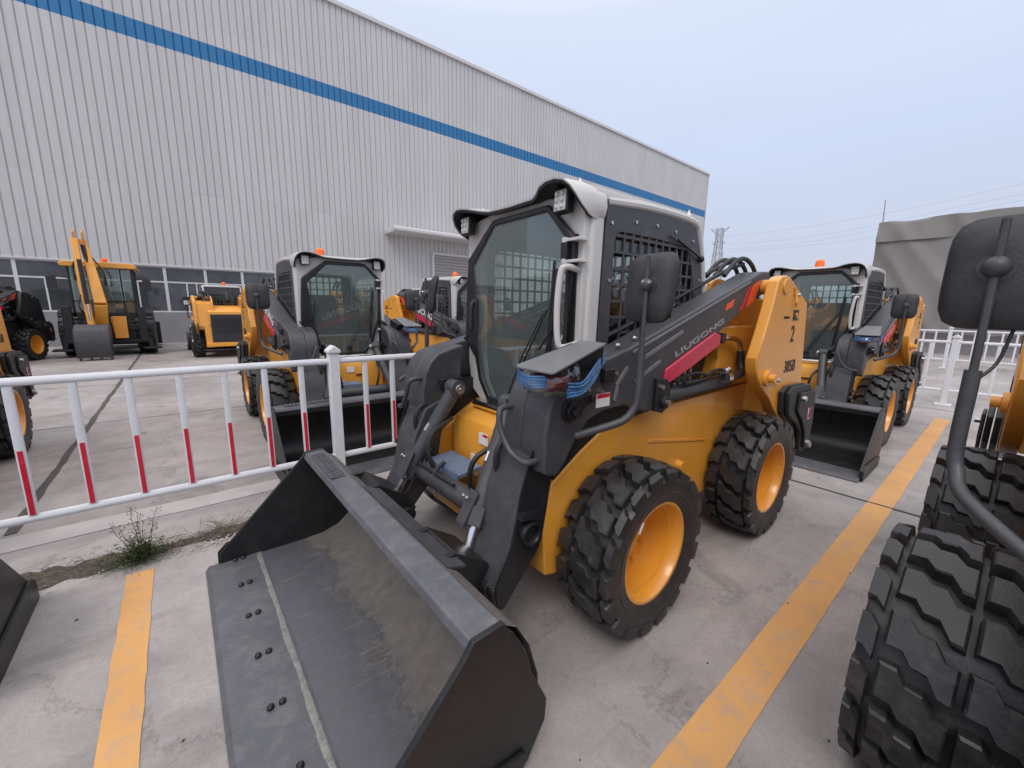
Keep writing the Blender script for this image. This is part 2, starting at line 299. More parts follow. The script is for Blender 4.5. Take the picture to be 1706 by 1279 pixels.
# ------------------------------------------------------------------ mesh builder
OX = 2.45
KM = [1.0]          # the arms sit slightly inboard: their drawing is scaled by this
def rmap(x, y, z):
    k = KM[0]; s_ = -1 if y < 0 else 1; return (x * k - OX, s_ * (1.87 - (1.87 - abs(y)) * k), 1.6 + (z - 1.6) * k)
class MB:
    def __init__(s, ox=0.0, mirror=False):
        s.bm = bmesh.new(); s.ox = ox; s.my = -1 if mirror else 1
    def v(s, p):
        k = KM[0]
        if k != 1.0: return s.bm.verts.new((p[0] * k - s.ox, (1.87 - (1.87 - p[1]) * k if p[1] >= 0 else -(1.87 - (1.87 + p[1]) * k)) * s.my, 1.6 + (p[2] - 1.6) * k))
        return s.bm.verts.new((p[0] - s.ox, p[1] * s.my, p[2]))
    def f(s, vs, mi=0):
        try: q = s.bm.faces.new(vs); q.material_index = mi; return q
        except ValueError: return None
    @staticmethod
    def _p(ax, a, u, v): return (a, u, v) if ax == 'x' else (u, a, v) if ax == 'y' else (u, v, a)
    def prism(s, poly, a0, a1, ax='y', mi=0):
        A = [s.v(s._p(ax, a0, *p)) for p in poly]; B = [s.v(s._p(ax, a1, *p)) for p in poly]
        n = len(poly); s.f(A, mi); s.f(B[::-1], mi)
        for i in range(n): s.f((A[i], A[(i + 1) % n], B[(i + 1) % n], B[i]), mi)
        return s
    def ring(s, outer, inner, a0, a1, ax='y', mi=0):
        n = len(outer); V = [[s.v(s._p(ax, a, *p)) for p in P] for a in (a0, a1) for P in (outer, inner)]
        for i in range(n):
            j = (i + 1) % n
            s.f((V[0][i], V[0][j], V[1][j], V[1][i]), mi); s.f((V[2][i], V[3][i], V[3][j], V[2][j]), mi)
            s.f((V[0][i], V[2][i], V[2][j], V[0][j]), mi); s.f((V[1][i], V[1][j], V[3][j], V[3][i]), mi)
        return s
    def box(s, x0, x1, y0, y1, z0, z1, mi=0): return s.prism([(x0, z0), (x1, z0), (x1, z1), (x0, z1)], y0, y1, 'y', mi)
    def obox(s, c, size, rot=(0, 0, 0), mi=0):
        from mathutils import Euler
        R = Euler(rot).to_matrix(); P = []
        for i in (-1, 1):
            for j in (-1, 1):
                for k in (-1, 1): P.append(s.v(Vector(c) + R @ Vector((i * size[0] / 2, j * size[1] / 2, k * size[2] / 2))))
        for q in ((0, 1, 3, 2), (4, 6, 7, 5), (0, 4, 5, 1), (2, 3, 7, 6), (0, 2, 6, 4), (1, 5, 7, 3)): s.f([P[i] for i in q], mi)
        return s
    def tube(s, path, r, n=10, mi=0, smoothpath=0, caps=True):
        P = [Vector(p) for p in path]
        if smoothpath:
            Q = []
            for i in range(len(P) - 1):
                p0 = P[max(i - 1, 0)]; p1 = P[i]; p2 = P[i + 1]; p3 = P[min(i + 2, len(P) - 1)]
                for k in range(smoothpath):
                    t = k / smoothpath
                    Q.append(0.5 * ((2 * p1) + (p2 - p0) * t + (2 * p0 - 5 * p1 + 4 * p2 - p3) * t * t + (3 * p1 - p0 - 3 * p2 + p3) * t ** 3))
            Q.append(P[-1]); P = Q
        rs = r if isinstance(r, (list, tuple)) else [r] * len(P)
        if len(rs) != len(P): rs = [rs[0] + (rs[-1] - rs[0]) * i / (len(P) - 1) for i in range(len(P))]
        up = None; rings = []
        for i, p in enumerate(P):
            d = (P[min(i + 1, len(P) - 1)] - P[max(i - 1, 0)]).normalized()
            if up is None: up = d.orthogonal().normalized()
            up = (up - d * up.dot(d)).normalized(); sd = d.cross(up)
            rings.append([s.v(p + (up * cos(2 * pi * k / n) + sd * sin(2 * pi * k / n)) * rs[i]) for k in range(n)])
        for a, b in zip(rings, rings[1:]):
            for k in range(n): s.f((a[k], a[(k + 1) % n], b[(k + 1) % n], b[k]), mi)
        if caps: s.f(rings[0][::-1], mi); s.f(rings[-1], mi)
        return s
    def lathe(s, prof, c, ax='y', n=32, mi=0, close=False):
        """prof: (radius, offset along axis)"""
        R = []
        for r, a in prof:
            if r < 1e-5:
                q = [0, 0, 0]; q['xyz'.index(ax)] = a; R.append([s.v((c[0] + q[0], c[1] + q[1], c[2] + q[2]))]); continue
            row = []
            for k in range(n):
                u, w_ = r * cos(2 * pi * k / n), r * sin(2 * pi * k / n)
                p = s._p(ax, a, u, w_); row.append(s.v((c[0] + p[0], c[1] + p[1], c[2] + p[2])))
            R.append(row)
        for a, b in zip(R, R[1:]):
            for k in range(n):
                j = (k + 1) % n
                if len(a) == 1 and len(b) == 1: continue
                if len(a) == 1: s.f((a[0], b[j], b[k]), mi)
                elif len(b) == 1: s.f((a[k], a[j], b[0]), mi)
                else: s.f((a[k], a[j], b[j], b[k]), mi)
        return s
    def cyl(s, c, r, a0, a1, ax='y', n=20, mi=0): return s.lathe([(0, a0), (r, a0), (r, a1), (0, a1)], c, ax, n, mi)
    def ball(s, c, r, n=14, mi=0, sq=(1, 1, 1)):
        rows = []
        for i in range(n // 2 + 1):
            th = pi * i / (n // 2)
            if i in (0, n // 2): rows.append([s.v((c[0], c[1], c[2] + r * cos(th) * sq[2]))]); continue
            rows.append([s.v((c[0] + r * sq[0] * sin(th) * cos(2 * pi * k / n), c[1] + r * sq[1] * sin(th) * sin(2 * pi * k / n), c[2] + r * sq[2] * cos(th))) for k in range(n)])
        for a, b in zip(rows, rows[1:]):
            for k in range(n):
                j = (k + 1) % n
                if len(a) == 1: s.f((a[0], b[k], b[j]), mi)
                elif len(b) == 1: s.f((a[j], a[k], b[0]), mi)
                else: s.f((a[k], b[k], b[j], a[j]), mi)
        return s
    def build(s, name, mats, parent=None, bevel=0.0, smooth=True, ang=32, seg=2, recalc=True):
        if recalc: bmesh.ops.recalc_face_normals(s.bm, faces=s.bm.faces)
        me = bpy.data.meshes.new(name); s.bm.to_mesh(me); s.bm.free()
        for m in (mats if isinstance(mats, (list, tuple)) else [mats]): me.materials.append(m)
        if smooth:
            me.polygons.foreach_set('use_smooth', [True] * len(me.polygons)); me.set_sharp_from_angle(angle=rad(ang))
        o = bpy.data.objects.new(name, me); COL.objects.link(o); o.parent = parent
        if bevel:
            b = o.modifiers.new('bevel', 'BEVEL'); b.width = bevel; b.segments = seg; b.limit_method = 'ANGLE'; b.angle_limit = rad(40); b.harden_normals = False
        return o
def tag(o, label, cat, group=None, kind=None):
    if label: o['label'] = label
    if cat: o['category'] = cat
    if group: o['group'] = group
    if kind: o['kind'] = kind
    return o
def empty(name, loc, rz=0.0):
    o = bpy.data.objects.new(name, None); COL.objects.link(o); o.location = loc; o.rotation_euler = (0, 0, rz); o.empty_display_size = .3
    return o
def text(name, body, size, mat, parent, M, depth=0.002, shear=0.0, bold=0.0, sx=1.0):
    c = bpy.data.curves.new(name, 'FONT'); c.body = body; c.size = size; c.extrude = depth; c.shear = shear; c.offset = bold
    c.align_x = 'CENTER'; c.align_y = 'CENTER'
    t = bpy.data.objects.new(name, c); COL.objects.link(t)
    me = bpy.data.meshes.new_from_object(t.evaluated_get(bpy.context.evaluated_depsgraph_get()))
    bpy.data.objects.remove(t); bpy.data.curves.remove(c)
    me.transform(M @ Matrix.Diagonal((sx, 1, 1, 1))); me.materials.clear(); me.materials.append(mat); me.name = name
    o = bpy.data.objects.new(name, me); COL.objects.link(o); o.parent = parent
    return o
def frame(origin, xdir, ydir):
    x = Vector(xdir).normalized(); y = Vector(ydir); y = (y - x * x.dot(y)).normalized(); z = x.cross(y)
    return Matrix(((x.x, y.x, z.x, origin[0]), (x.y, y.y, z.y, origin[1]), (x.z, y.z, z.z, origin[2]), (0, 0, 0, 1)))

# ------------------------------------------------------------------ setting: ground, lines, kerb, wall
def sheet(name, poly, z, mat, label=None, cat=None, kind='structure', parent=None):
    m = MB(); vs = [m.v((x, y, z)) for x, y in poly]; m.f(vs)
    o = m.build(name, mat, parent, recalc=False); 
    if o.data.polygons[0].normal.z < 0: o.data.flip_normals()
    if kind: o['kind'] = kind
    return tag(o, label, cat) if label else o
sheet('ground', [(-400, -400), (600, -400), (600, 600), (-400, 600)], 0, CON, 'pale worn concrete yard under all the machines', 'ground')
def ragged(x0, y0, x1, y1, w, n=40, amp=.012, seed=0):
    r = random.Random(seed); L_, R_ = [], []
    d = Vector((x1 - x0, y1 - y0)); nrm = Vector((-d.y, d.x)).normalized()
    for i in range(n + 1):
        p = Vector((x0, y0)) + d * i / n
        L_.append(tuple(p + nrm * (w / 2 + r.uniform(-amp, amp)))); R_.append(tuple(p - nrm * (w / 2 + r.uniform(-amp, amp))))
    return L_ + R_[::-1]
def strip(name, poly, z, mat, label, cat, kind='structure'):
    n = len(poly) // 2; m = MB(); A = [m.v((*p, z)) for p in poly[:n]]; B = [m.v((*p, z)) for p in poly[n:][::-1]]
    for i in range(n - 1): m.f((A[i], A[i + 1], B[i + 1], B[i]))
    o = m.build(name, mat, recalc=False)
    if o.data.polygons[0].normal.z < 0: o.data.flip_normals()
    return tag(o, label, cat, None, kind)
strip('parking_line', ragged(-.325, 3.12, -.325, -3, .125, 60, .003, 1), .004, LINE, 'faded yellow parking line left of the big bucket, starting at the weed', 'parking line')
strip('parking_line', ragged(-3, .50, 9.1, .50, .165, 80, .0025, 2), .004, LINE, 'faded yellow parking line running beside the big black tyres into the distance', 'parking line')
strip('pale_kerb', ragged(-14, 4.02, 9.5, 4.02, .24, 60, .006, 3), .004, CONP, 'pale flush concrete kerb strip running under the white and red fence', 'kerb')
strip('slab_joint', ragged(4.47, 3.2, 4.47, -12, .022, 60, .004, 4), .006, STP, 'dark expansion joint crossing the yard behind the front loader', 'joint')
strip('slab_joint', ragged(-1.05, 4.2, -.98, 19.5, .055, 80, .009, 5), .006, STP, 'dark tar joint running away behind the white fence', 'joint')
strip('slab_joint', ragged(-14, 11.2, 30, 11.2, .02, 90, .004, 6), .006, STP, 'thin slab joint crossing the yard far behind the fence', 'joint')
strip('slab_joint', ragged(9.98, 3.2, 9.98, -12, .02, 60, .004, 7), .006, STP, 'thin slab joint crossing the yard near the far white fence', 'joint')
strip('slab_joint', ragged(-14, 7.6, 30, 7.6, .016, 90, .004, 8), .006, STP, 'thin slab joint beneath the loaders behind the fence', 'joint')

# soil seam with weed, twigs
def soil():
    m = MB(); n = 110; r = random.Random(3); x0, x1 = -2.2, .62
    top, bot = [], []
    for i in range(n + 1):
        x = x0 + (x1 - x0) * i / n; k = noise.noise(Vector((x * 4, 0, 0))); k2 = noise.noise(Vector((x * 13, 5, 0)))
        yc = 3.34 - .03 * x
        wd = .060 + .055 * k + .03 * k2 + (.05 if x < -.45 else 0)
        row = [m.v((x, yc - wd, .002)), m.v((x, yc - wd * .4, .012 + .008 * k2)), m.v((x, yc + wd * .5, .014 + .008 * k)), m.v((x, yc + wd + .03 * r.random(), .002))]
        top.append(row)
    for a, b in zip(top, top[1:]):
        for j in range(3): m.f((a[j], b[j], b[j + 1], a[j + 1]))
    o = m.build('soil', SOIL, recalc=True); return tag(o, 'dark soil and debris along the slab seam in front of the fence', 'soil', None, 'stuff')
soil()
def litter():
    m = MB(); r = random.Random(5)
    for i in range(420):
        x = r.uniform(-1.3, .5); y = 3.34 - .03 * x + r.gauss(0, .075); z = .012 + r.random() * .02; a = r.uniform(-.7, .7) + (pi if r.random() < .5 else 0); l = r.uniform(.015, .075)
        m.tube([(x, y, z), (x + cos(a) * l * .5, y + sin(a) * l * .5, z + r.uniform(0, .02)), (x + cos(a) * l, y + sin(a) * l, z)], r.uniform(.0008, .0022), 4)
    for i in range(90):      # dry stalk heap by the bucket
        x = r.gauss(.05, .09); y = r.gauss(3.36, .04); a = r.uniform(0, 2 * pi); l = r.uniform(.04, .13)
        m.tube([(x, y, .01), (x + cos(a) * l, y + sin(a) * l, .01 + r.uniform(.01, .09))], .0012, 4)
    tag(m.build('dry_twigs', TWIG), 'dry twigs and stalks scattered along the soil seam', 'twigs', None, 'stuff')
    m = MB()
    for i in range(110):
        x = r.gauss(.08, .12) if i % 3 else r.uniform(-.9, .4); y = 3.22 + r.gauss(0, .035); z = .008 + r.random() * .01
        m.obox((x, y, z), (r.uniform(.006, .022), r.uniform(.004, .01), .0015), (r.uniform(-.5, .5), r.uniform(-.5, .5), r.uniform(0, 3)))
    tag(m.build('paper_scraps', LEAF2), 'small pale scraps lying on the concrete beside the soil seam', 'scraps', None, 'stuff')
litter()
def weed():
    t = empty('weed_plant', (-.335, 3.25, 0)); r = random.Random(11); m = MB()
    for i in range(2500):
        a = r.uniform(0, 2 * pi); q = abs(r.gauss(0, .062)); h = abs(r.gauss(0, .085)) * (1 - min(q / .2, .8)) + .008
        p = Vector((cos(a) * q * 1.35, sin(a) * q * .8, h)); d = Vector((cos(a) + r.gauss(0, .6), sin(a) + r.gauss(0, .6), r.uniform(.1, 1.6))).normalized(); s_ = d.cross(Vector((r.random(), r.random(), 1))).normalized()
        l = r.uniform(.012, .035); w_ = r.uniform(.002, .005)
        v = [m.v(p), m.v(p + d * l * .5 + s_ * w_), m.v(p + d * l + Vector((0, 0, -l * .2))), m.v(p + d * l * .5 - s_ * w_)]; m.f(v)
    m.build('leaves', LEAF, t, recalc=False)
    m = MB()
    for (ex, ey, ez, k) in ((-.10, .0, .30, 5), (-.06, .02, .24, 3), (.0, .01, .37, 6), (.03, .0, .33, 4), (.12, .0, .34, 6), (.09, .03, .22, 3), (-.02, -.02, .2, 2), (.05, -.01, .27, 3)):
        P = [(ex * .3, ey * .3, 0), (ex * .5 + .01, ey, ez * .4), (ex * .8 - .005, ey, ez * .75), (ex, ey, ez)]
        m.tube(P, [.0026, .001], 5, smoothpath=4)
        for j in range(k * 3):
            tt = r.uniform(.45, 1.0); q = Vector(P[1]).lerp(Vector(P[3]), (tt - .3) / .7); 
            e2 = q + Vector((r.uniform(-.03, .03), r.uniform(-.02, .02), r.uniform(.005, .03))); m.tube([q, e2], .0007, 4); m.ball(e2, r.uniform(.002, .0045), 6)
    m.build('stems', STEM, t, recalc=False)
    tag(t, 'small green weed with dry seed stalks growing from the seam beside the parking line', 'weed')
weed()

# ------------------------------------------------------------------ factory hall
def hall():
    Y0 = 22.0; XL, XR, P = -16.0, 43.4, .27; Z0, Z1, B0, B1, TOP = 1.25, 3.12, 11.15, 11.78, 15.2
    t = empty('factory_hall', (13, Y0, 0)); ox, oy = 13, Y0
    def corr(m, xa, xb, zs, mis):
        cols = []; n = int(round((xb - xa) / P))
        for i in range(n):
            x = xa + i * P
            for dx, dy in ((0, 0), (.018, .04), (.034, .04), (.052, 0)): cols.append((x + dx, dy))
        cols.append((xb, 0))
        rows = [[m.v((c[0] - ox, c[1], z)) for c in cols] for z in zs]
        for k in range(len(zs) - 1):
            for a in range(len(cols) - 1): m.f((rows[k][a], rows[k][a + 1], rows[k + 1][a + 1], rows[k + 1][a]), mis[k])
    m = MB(); corr(m, XL, 5.0, (Z1, B0, B1, TOP), (0, 1, 0)); corr(m, 5.0 , XR, (.3, B0, B1, TOP), (0, 1, 0))
    m.build('corrugated_wall', [CLAD, CLAB], t, ang=20)
    m = MB(); m.box(XR - ox, XR - ox + .12, -.06, 30, .3, TOP); m.build('end_wall', CLAD, t)
    m = MB(); m.box(XL - ox - .1, XL - ox, 0, 30, .3, TOP); m.build('end_wall', CLAD, t)
    m = MB(); m.box(XL - ox - .2, XR - ox + .2, -.10, 30, TOP, TOP + .16); m.build('roof', TRM, t)
    m = MB(); m.box(XL - ox, 5.0 - ox, -.05, .25, 0, Z0); m.box(5.0 - ox, XR - ox, -.05, .25, 0, .3); m.build('plinth', PLAS, t)
    m = MB(); m.box(XL - ox, 5.0 - ox, -.03, .35, Z1 - .06, Z1 - .003); m.build('window_lintel', TRM, t)
    m = MB(); m.box(XL - ox, 5 - ox, .9, 1.0, 0, Z1); m.box(5 - ox, 5.1 - ox, .1, 1.0, 0, Z1); m.build('inner_partition', PLS, t)
    x = -9.4; k = 0
    while x < 4.9:
        wd = 1.32; xa, xb = x - ox, x + wd - ox
        m = MB(); m.ring([(xa, Z0), (xb, Z0), (xb, Z1 - .06), (xa, Z1 - .06)], [(xa + .05, Z0 + .05), (xb - .05, Z0 + .05), (xb - .05, Z1 - .11), (xa + .05, Z1 - .11)], .03, .10)
        m.box(xa + .05, xb - .05, .035, .09, 2.42, 2.48); xm = xa + wd * (.5 if k % 3 else .35)
        m.box(xm - .025, xm + .025, .037, .088, Z0 + .05, 2.42)
        if k % 2: m.box(xm + .3, xm + .34, .037, .088, Z0 + .05, 2.42)
        wn = m.build('window', TRM, t)
        m = MB(); m.box(xa + .04, xb - .04, .06, .075, Z0 + .04, Z1 - .10); m.build('pane', WGL, wn)
        x += wd; k += 1
    # canopy and roller door
    m = MB(); m.box(9.1 - ox, 17.5 - ox, -1.35, -.01, 5.42, 5.60); m.prism([(-1.35, 5.42), (-1.35, 5.66), (-1.42, 5.60), (-1.42, 5.48)], 9.0 - ox, 17.6 - ox, 'x')
    m.build('canopy', TRM, t)
    m = MB()
    for i in range(24): 
        z = .32 + i * .178; m.prism([(-.02, z), (-.06, z + .03), (-.06, z + .15), (-.02, z + .178)], 12.0 - ox, 17.0 - ox, 'x')
    sh = m.build('roller_shutter', SHUT, t)
    m = MB(); m.box(11.9 - ox, 17.1 - ox, -.10, -.005, 4.6, 4.75); m.box(11.85 - ox, 12.0 - ox, -.09, -.005, .3, 4.6); m.box(17.0 - ox, 17.15 - ox, -.09, -.005, .3, 4.6); m.build('door_frame', TRM, t)
    tag(t, 'long grey corrugated factory hall with a blue stripe and a ground floor window band', 'building')
hall()

# low building seen far off
def farhall():
    t = empty('distant_warehouse', (100, 45, 0)); m = MB(); m.box(0, 20, -14, 8, 0, 6.6); m.build('wall', CLAD, t)
    m = MB(); m.prism([(-14.3, 6.6), (8.3, 6.6), (8.3, 6.9), (-3, 7.5), (-14.3, 6.9)], -.4, 20, 'x'); m.build('roof', GALV, t)
    for i in range(6): m = MB(); m.box(-.06, -.003, -12 + i * 3.2, -10.4 + i * 3.2, 3.6, 4.8); m.build('window', WGL, t)
    tag(t, 'low pale warehouse far off at the foot of the lattice pylon', 'building')
farhall()

# ------------------------------------------------------------------ pylon, wires
def pylon():
    X, Y, H = 150, 70.0, 31.0; t = empty('electricity_pylon', (X, Y, 0)); m = MB()
    def wd(z): return 2.1 - 1.2 * min(z / 26, 1)
    zs = [0, 4, 7.5, 10.8, 13.8, 16.6, 19.2, 21.6, 23.8, 25.8, 27.8, 30.0]
    c = [(-1, -1), (1, -1), (1, 1), (-1, 1)]
    for a, b in zip(zs, zs[1:]):
        wa, wb = wd(a), wd(b)
        for i in range(4):
            p, q = c[i], c[(i + 1) % 4]
            m.tube([(p[0] * wa, p[1] * wa, a), (p[0] * wb, p[1] * wb, b)], .13, 4)
            m.tube([(p[0] * wa, p[1] * wa, a), (q[0] * wb, q[1] * wb, b)], .075, 4); m.tube([(q[0] * wa, q[1] * wa, a), (p[0] * wb, p[1] * wb, b)], .075, 4)
            m.tube([(p[0] * wb, p[1] * wb, b), (q[0] * wb, q[1] * wb, b)], .075, 4)
    m.build('lattice_tower', GALV, t, smooth=False)
    for z, l in ((28.6, 3.2), (25.0, 2.2), (21.0, 2.0)):
        for s_ in (-1, 1):
            m = MB(); m.tube([(0, s_ * 1, z - .5), (0, s_ * l, z + (1.6 if z > 28 else .2))], .13, 4); m.tube([(0, s_ * 1, z + .5), (0, s_ * l, z + (1.6 if z > 28 else .2))], .10, 4)
            m.build('cross_arm', GALV, t, smooth=False)
    tag(t, 'grey lattice electricity pylon standing beyond the corner of the hall', 'pylon')
    r = [((150, 69.6, 27.2), (150, 3.5, 30.8), 'highest'), ((150, 67.2, 24.3), (150, 12.0, 27.6), 'middle'), ((150, 66.9, 21.9), (150, 2, 25.0), 'lowest'), ((150, 67.0, 23.0), (150, 20, 25.4), 'thin')]
    for k, (a, b, nm) in enumerate(r):
        a, b = Vector(a), Vector(b); P = [a.lerp(b, i / 16) - Vector((0, 0, 1.6 * sin(pi * i / 16))) for i in range(17)]
        P += [b + (b - a) * .25 * j + Vector((0, 0, .6 * j)) for j in (1, 2)]
        m = MB(); m.tube(P, .032, 5)
        tag(m.build('power_line', WIRE), {'highest': 'highest power wire sloping up to the right across the sky', 'middle': 'second power wire from the top in the pale sky', 'lowest': 'lowest power wire above the tarpaulin store', 'thin': 'third power wire from the top, just above the lowest one'}[nm], 'power line', 'power wires from the pylon')
pylon()

# ------------------------------------------------------------------ tarpaulin store + antenna
def tarp():
    t = empty('tarpaulin_store', (25, -3, 0))
    def surf(v0, v1, nv, off, topz, name, sag):
        m = MB(); path = []
        for i in range(30): path.append((38 - 13 * i / 30, 4.55, 0))
        for i in range(220): path.append((25, 4.55 - 17 * i / 219, 1))
        rows = []
        for j in range(nv + 1):
            z = v0 + (v1 - v0) * j / nv; row = []
            for k, (x, y, fr) in enumerate(path):
                q = Vector((x * .35, y * .35, z * .22)); f = noise.noise(q * .9) * .45 + noise.noise(q * 2.6 + Vector((3, 1, 0))) * .12 - .22 * max(0, 1 - 4 * abs(noise.noise(Vector((y * .55 - z * .25, z * .10, 4))))) - .10 * max(0, 1 - 5 * abs(noise.noise(Vector((y * 1.4 + z * .35, z * .15, 8)))))
                fold = .07 * sin(y * 2.6 + z * 1.5 + noise.noise(q * 2) * 3) * (1 - j / nv)
                zz = z + (noise.noise(Vector((y * .7, x * .4, 2))) * sag if j == nv else 0) + (noise.noise(Vector((y * .6, 9, 2))) * .12 if j == 0 else 0)
                cor = .35 * max(0, 1 - abs(k - 29.5) / 3) * 0
                flare = (1 - (z - 1) / 4.6) * .16
                if fr: row.append(m.v((x - 25 - off + f * .5 + fold - flare, y + 3, zz)))
                else: row.append(m.v((x - 25, y + 3 + off + f * .35 + flare, zz)))
            rows.append(row)
        for a, b in zip(rows, rows[1:]):
            for k in range(len(path) - 1): m.f((a[k], a[k + 1], b[k + 1], b[k]))
        return m, rows
    m, _ = surf(.85, 5.5, 48, 0, 0, 'x', .08); m.build('side_sheet', TARP, t, ang=80)
    m, rows = surf(4.75, 5.62, 6, .07, 0, 'x', .13)
    top = rows[-1]; back = [m.v((v.co.x + 13 if v.co.x < 3 else v.co.x, v.co.y - .0 if v.co.x < 3 else -15, 6.2)) for v in top]
    for k in range(30, len(top) - 1): m.f((top[k], top[k + 1], back[k + 1], back[k]))
    m.build('top_sheet', TARP, t, ang=80)
    m = MB(); m.box(.35, 12, -14.5, 7.3, 0, 1.0); m.build('block_base', CONP, t)
    tag(t, 'tall store covered in creased grey tarpaulin behind the far fences', 'covered store')
    m = MB(); m.tube([(25.1, 4.45, 0), (25.0, 4.45, 5.6), (25.0, 4.49, 6.6)], [.035, .018], 6)
    tag(m.build('antenna_mast', GALV), 'thin dark mast rising at the left corner of the tarpaulin store', 'mast')
tarp()

# ------------------------------------------------------------------ fences
def fence(loc, rz, posts, npk, step, gap, lab, colr, length=None, group=None):
    t = empty('picket_fence', loc, rz); fr_ = random.Random(int(loc[0] * 7 + 3))
    xs = sorted(posts)
    for x in xs:
        m = MB(); w = .042
        m.box(x - w, x + w, -w, w, 0, 1.20); p = m.build('post', FEN, t, .006)
        m = MB(); m.prism([(x - .055, 1.20), (x + .055, 1.20), (x + .055, 1.225), (x + .03, 1.245), (x, 1.268), (x - .03, 1.245), (x - .055, 1.225)], -.055, .055); m.build('post_cap', FEN, p, .008)
        m = MB(); m.box(x - .11, x + .11, -.11, .11, 0.0, .02); m.build('post_foot', FEN, p, .004)
    for a, b in zip(xs, xs[1:]):
        for z0, z1, d in ((1.105, 1.155, .022), (.245, .292, .02)):
            m = MB(); m.prism([(-d, z0 + .01), (-d, z1 - .018), (-d * .4, z1), (d * .4, z1), (d, z1 - .018), (d, z0 + .01), (d * .6, z0), (-d * .6, z0)], a + .042, b - .042, 'x'); m.build('rail', FEN, t, 0, ang=50)
        x = a + gap
        while x < b - gap * .5:
            m = MB(); w = .021; m.prism([(x - w, -.012), (x - w + .008, -.016), (x + w - .008, -.016), (x + w, -.012), (x + w, .012), (x + w - .008, .016), (x - w + .008, .016), (x - w, .012)], .29, 1.106, 'z')
            p = m.build('picket', FEN, t)
            m = MB(); cc = colr[int(round((x - a) / step)) % len(colr)]
            m.box(x - .012, x + .012, -.0195, -.0163, .295, .71 if cc is RED else .45); m.build('reflective_strip', cc, p)
            p.location.x = fr_.uniform(-.003, .003)
            x += step
    tag(t, lab, 'fence', group)
FG = 'white picket fences with reflective strips'
fence((0, 3.7, 0), 0, [-4.76, -1.87, 1.02, 3.91, 6.80], 10, .262, .27, 'white fence with red strips crossing the yard behind the front loader', [RED], group=FG)
fence((10.6, .62, 0), rad(90), [-2.9 * 2, -2.9, 0, 1.9], 10, .262, .30, 'nearer white fence with blue strips beside the thick post at right', [BLU], group=FG)
fence((18.0, 1.2, 0), rad(90), [-5.8, -2.9, 0, 2.9], 10, .262, .30, 'farther white fence with red strips in front of the tarpaulin store', [RED], group=FG)

# ------------------------------------------------------------------ skid steer loader (built once, faces -X, then copied)
def M(mirror=False): return MB(OX, mirror)

def make_tyre(wide=False):
    """wide: broader tyre with two rows of large lugs between the shoulders"""
    m = MB(); w = .075 if wide else 0.0; NP = 17 if wide else 18; pitch = 2 * pi / NP
    P_ = [(.248, -.118), (.262, -.137), (.30, -.147), (.312, -.150), (.318, -.1475), (.345, -.152), (.372, -.150), (.380, -.139), (.385, -.11), (.388, 0), (.385, .11), (.380, .139), (.372, .150), (.33, .150), (.27, .138), (.248, .118)]
    m.lathe([(r_, a_ + (w if a_ > 0 else -w if a_ < 0 else 0)) for r_, a_ in P_], (0, 0, 0), 'y', 60)
    c2 = .95 * (.15 / (.15 + w)) ** 2
    def rt(u): return .436 - c2 * u * u
    rr_ = random.Random(2)
    def block(pts, k, rbase=.374):
        c = Vector((sum(p[0] for p in pts) / len(pts), sum(p[1] for p in pts) / len(pts))); dz = rr_.uniform(-.0012, .0012)
        def P(u, v, r): a = (k + v) * pitch; return (r * sin(a), u, r * cos(a))
        ins = [(c.x + (p[0] - c.x) * .93, c.y + (p[1] - c.y) * .91) for p in pts]
        A = [m.v(P(u, v, rbase if abs(u) < .14 + w else rbase - .016)) for u, v in [(c.x + (p[0] - c.x) * 1.06, c.y + (p[1] - c.y) * 1.07) for p in pts]]
        B = [m.v(P(u, v, rt(u) - .006 + dz)) for u, v in pts]; C_ = [m.v(P(u, v, rt(u) + dz)) for u, v in ins]
        n = len(pts)
        for i in range(n):
            j = (i + 1) % n; m.f((A[i], A[j], B[j], B[i])); m.f((B[i], B[j], C_[j], C_[i]))
        h = n // 2
        for i in range(h - 1): m.f((C_[i], C_[i + 1], C_[n - 2 - i], C_[n - 1 - i]))
    def lug(e, k, H): block(e + [(u, v - H) for u, v in e[::-1]], k)
    for k in range(NP):
        if wide:
            for du, dv in ((-.165, 0), (.010, .52)):
                lug([(du, dv - .12), (du + .040, dv - .12), (du + .062, dv + .10), (du + .100, dv + .12), (du + .128, dv + .42), (du + .155, dv + .44)], k, .66)
            lug([(-.227, .10), (-.205, .12), (-.182, .30)], k, .66); lug([(.182, .62), (.205, .80), (.227, .84)], k, .66)
        else:
            lug([(-.100, -.10), (-.066, -.10), (-.040, .14), (.000, .16), (.030, .46), (.054, .48)], k, .66)
            lug([(.072, .92), (.108, .96), (.151, .80)], k, .66)
            lug([(-.152, .06), (-.138, .08), (-.118, .26)], k, .66)
    return m
TYRE = None; RIM = None
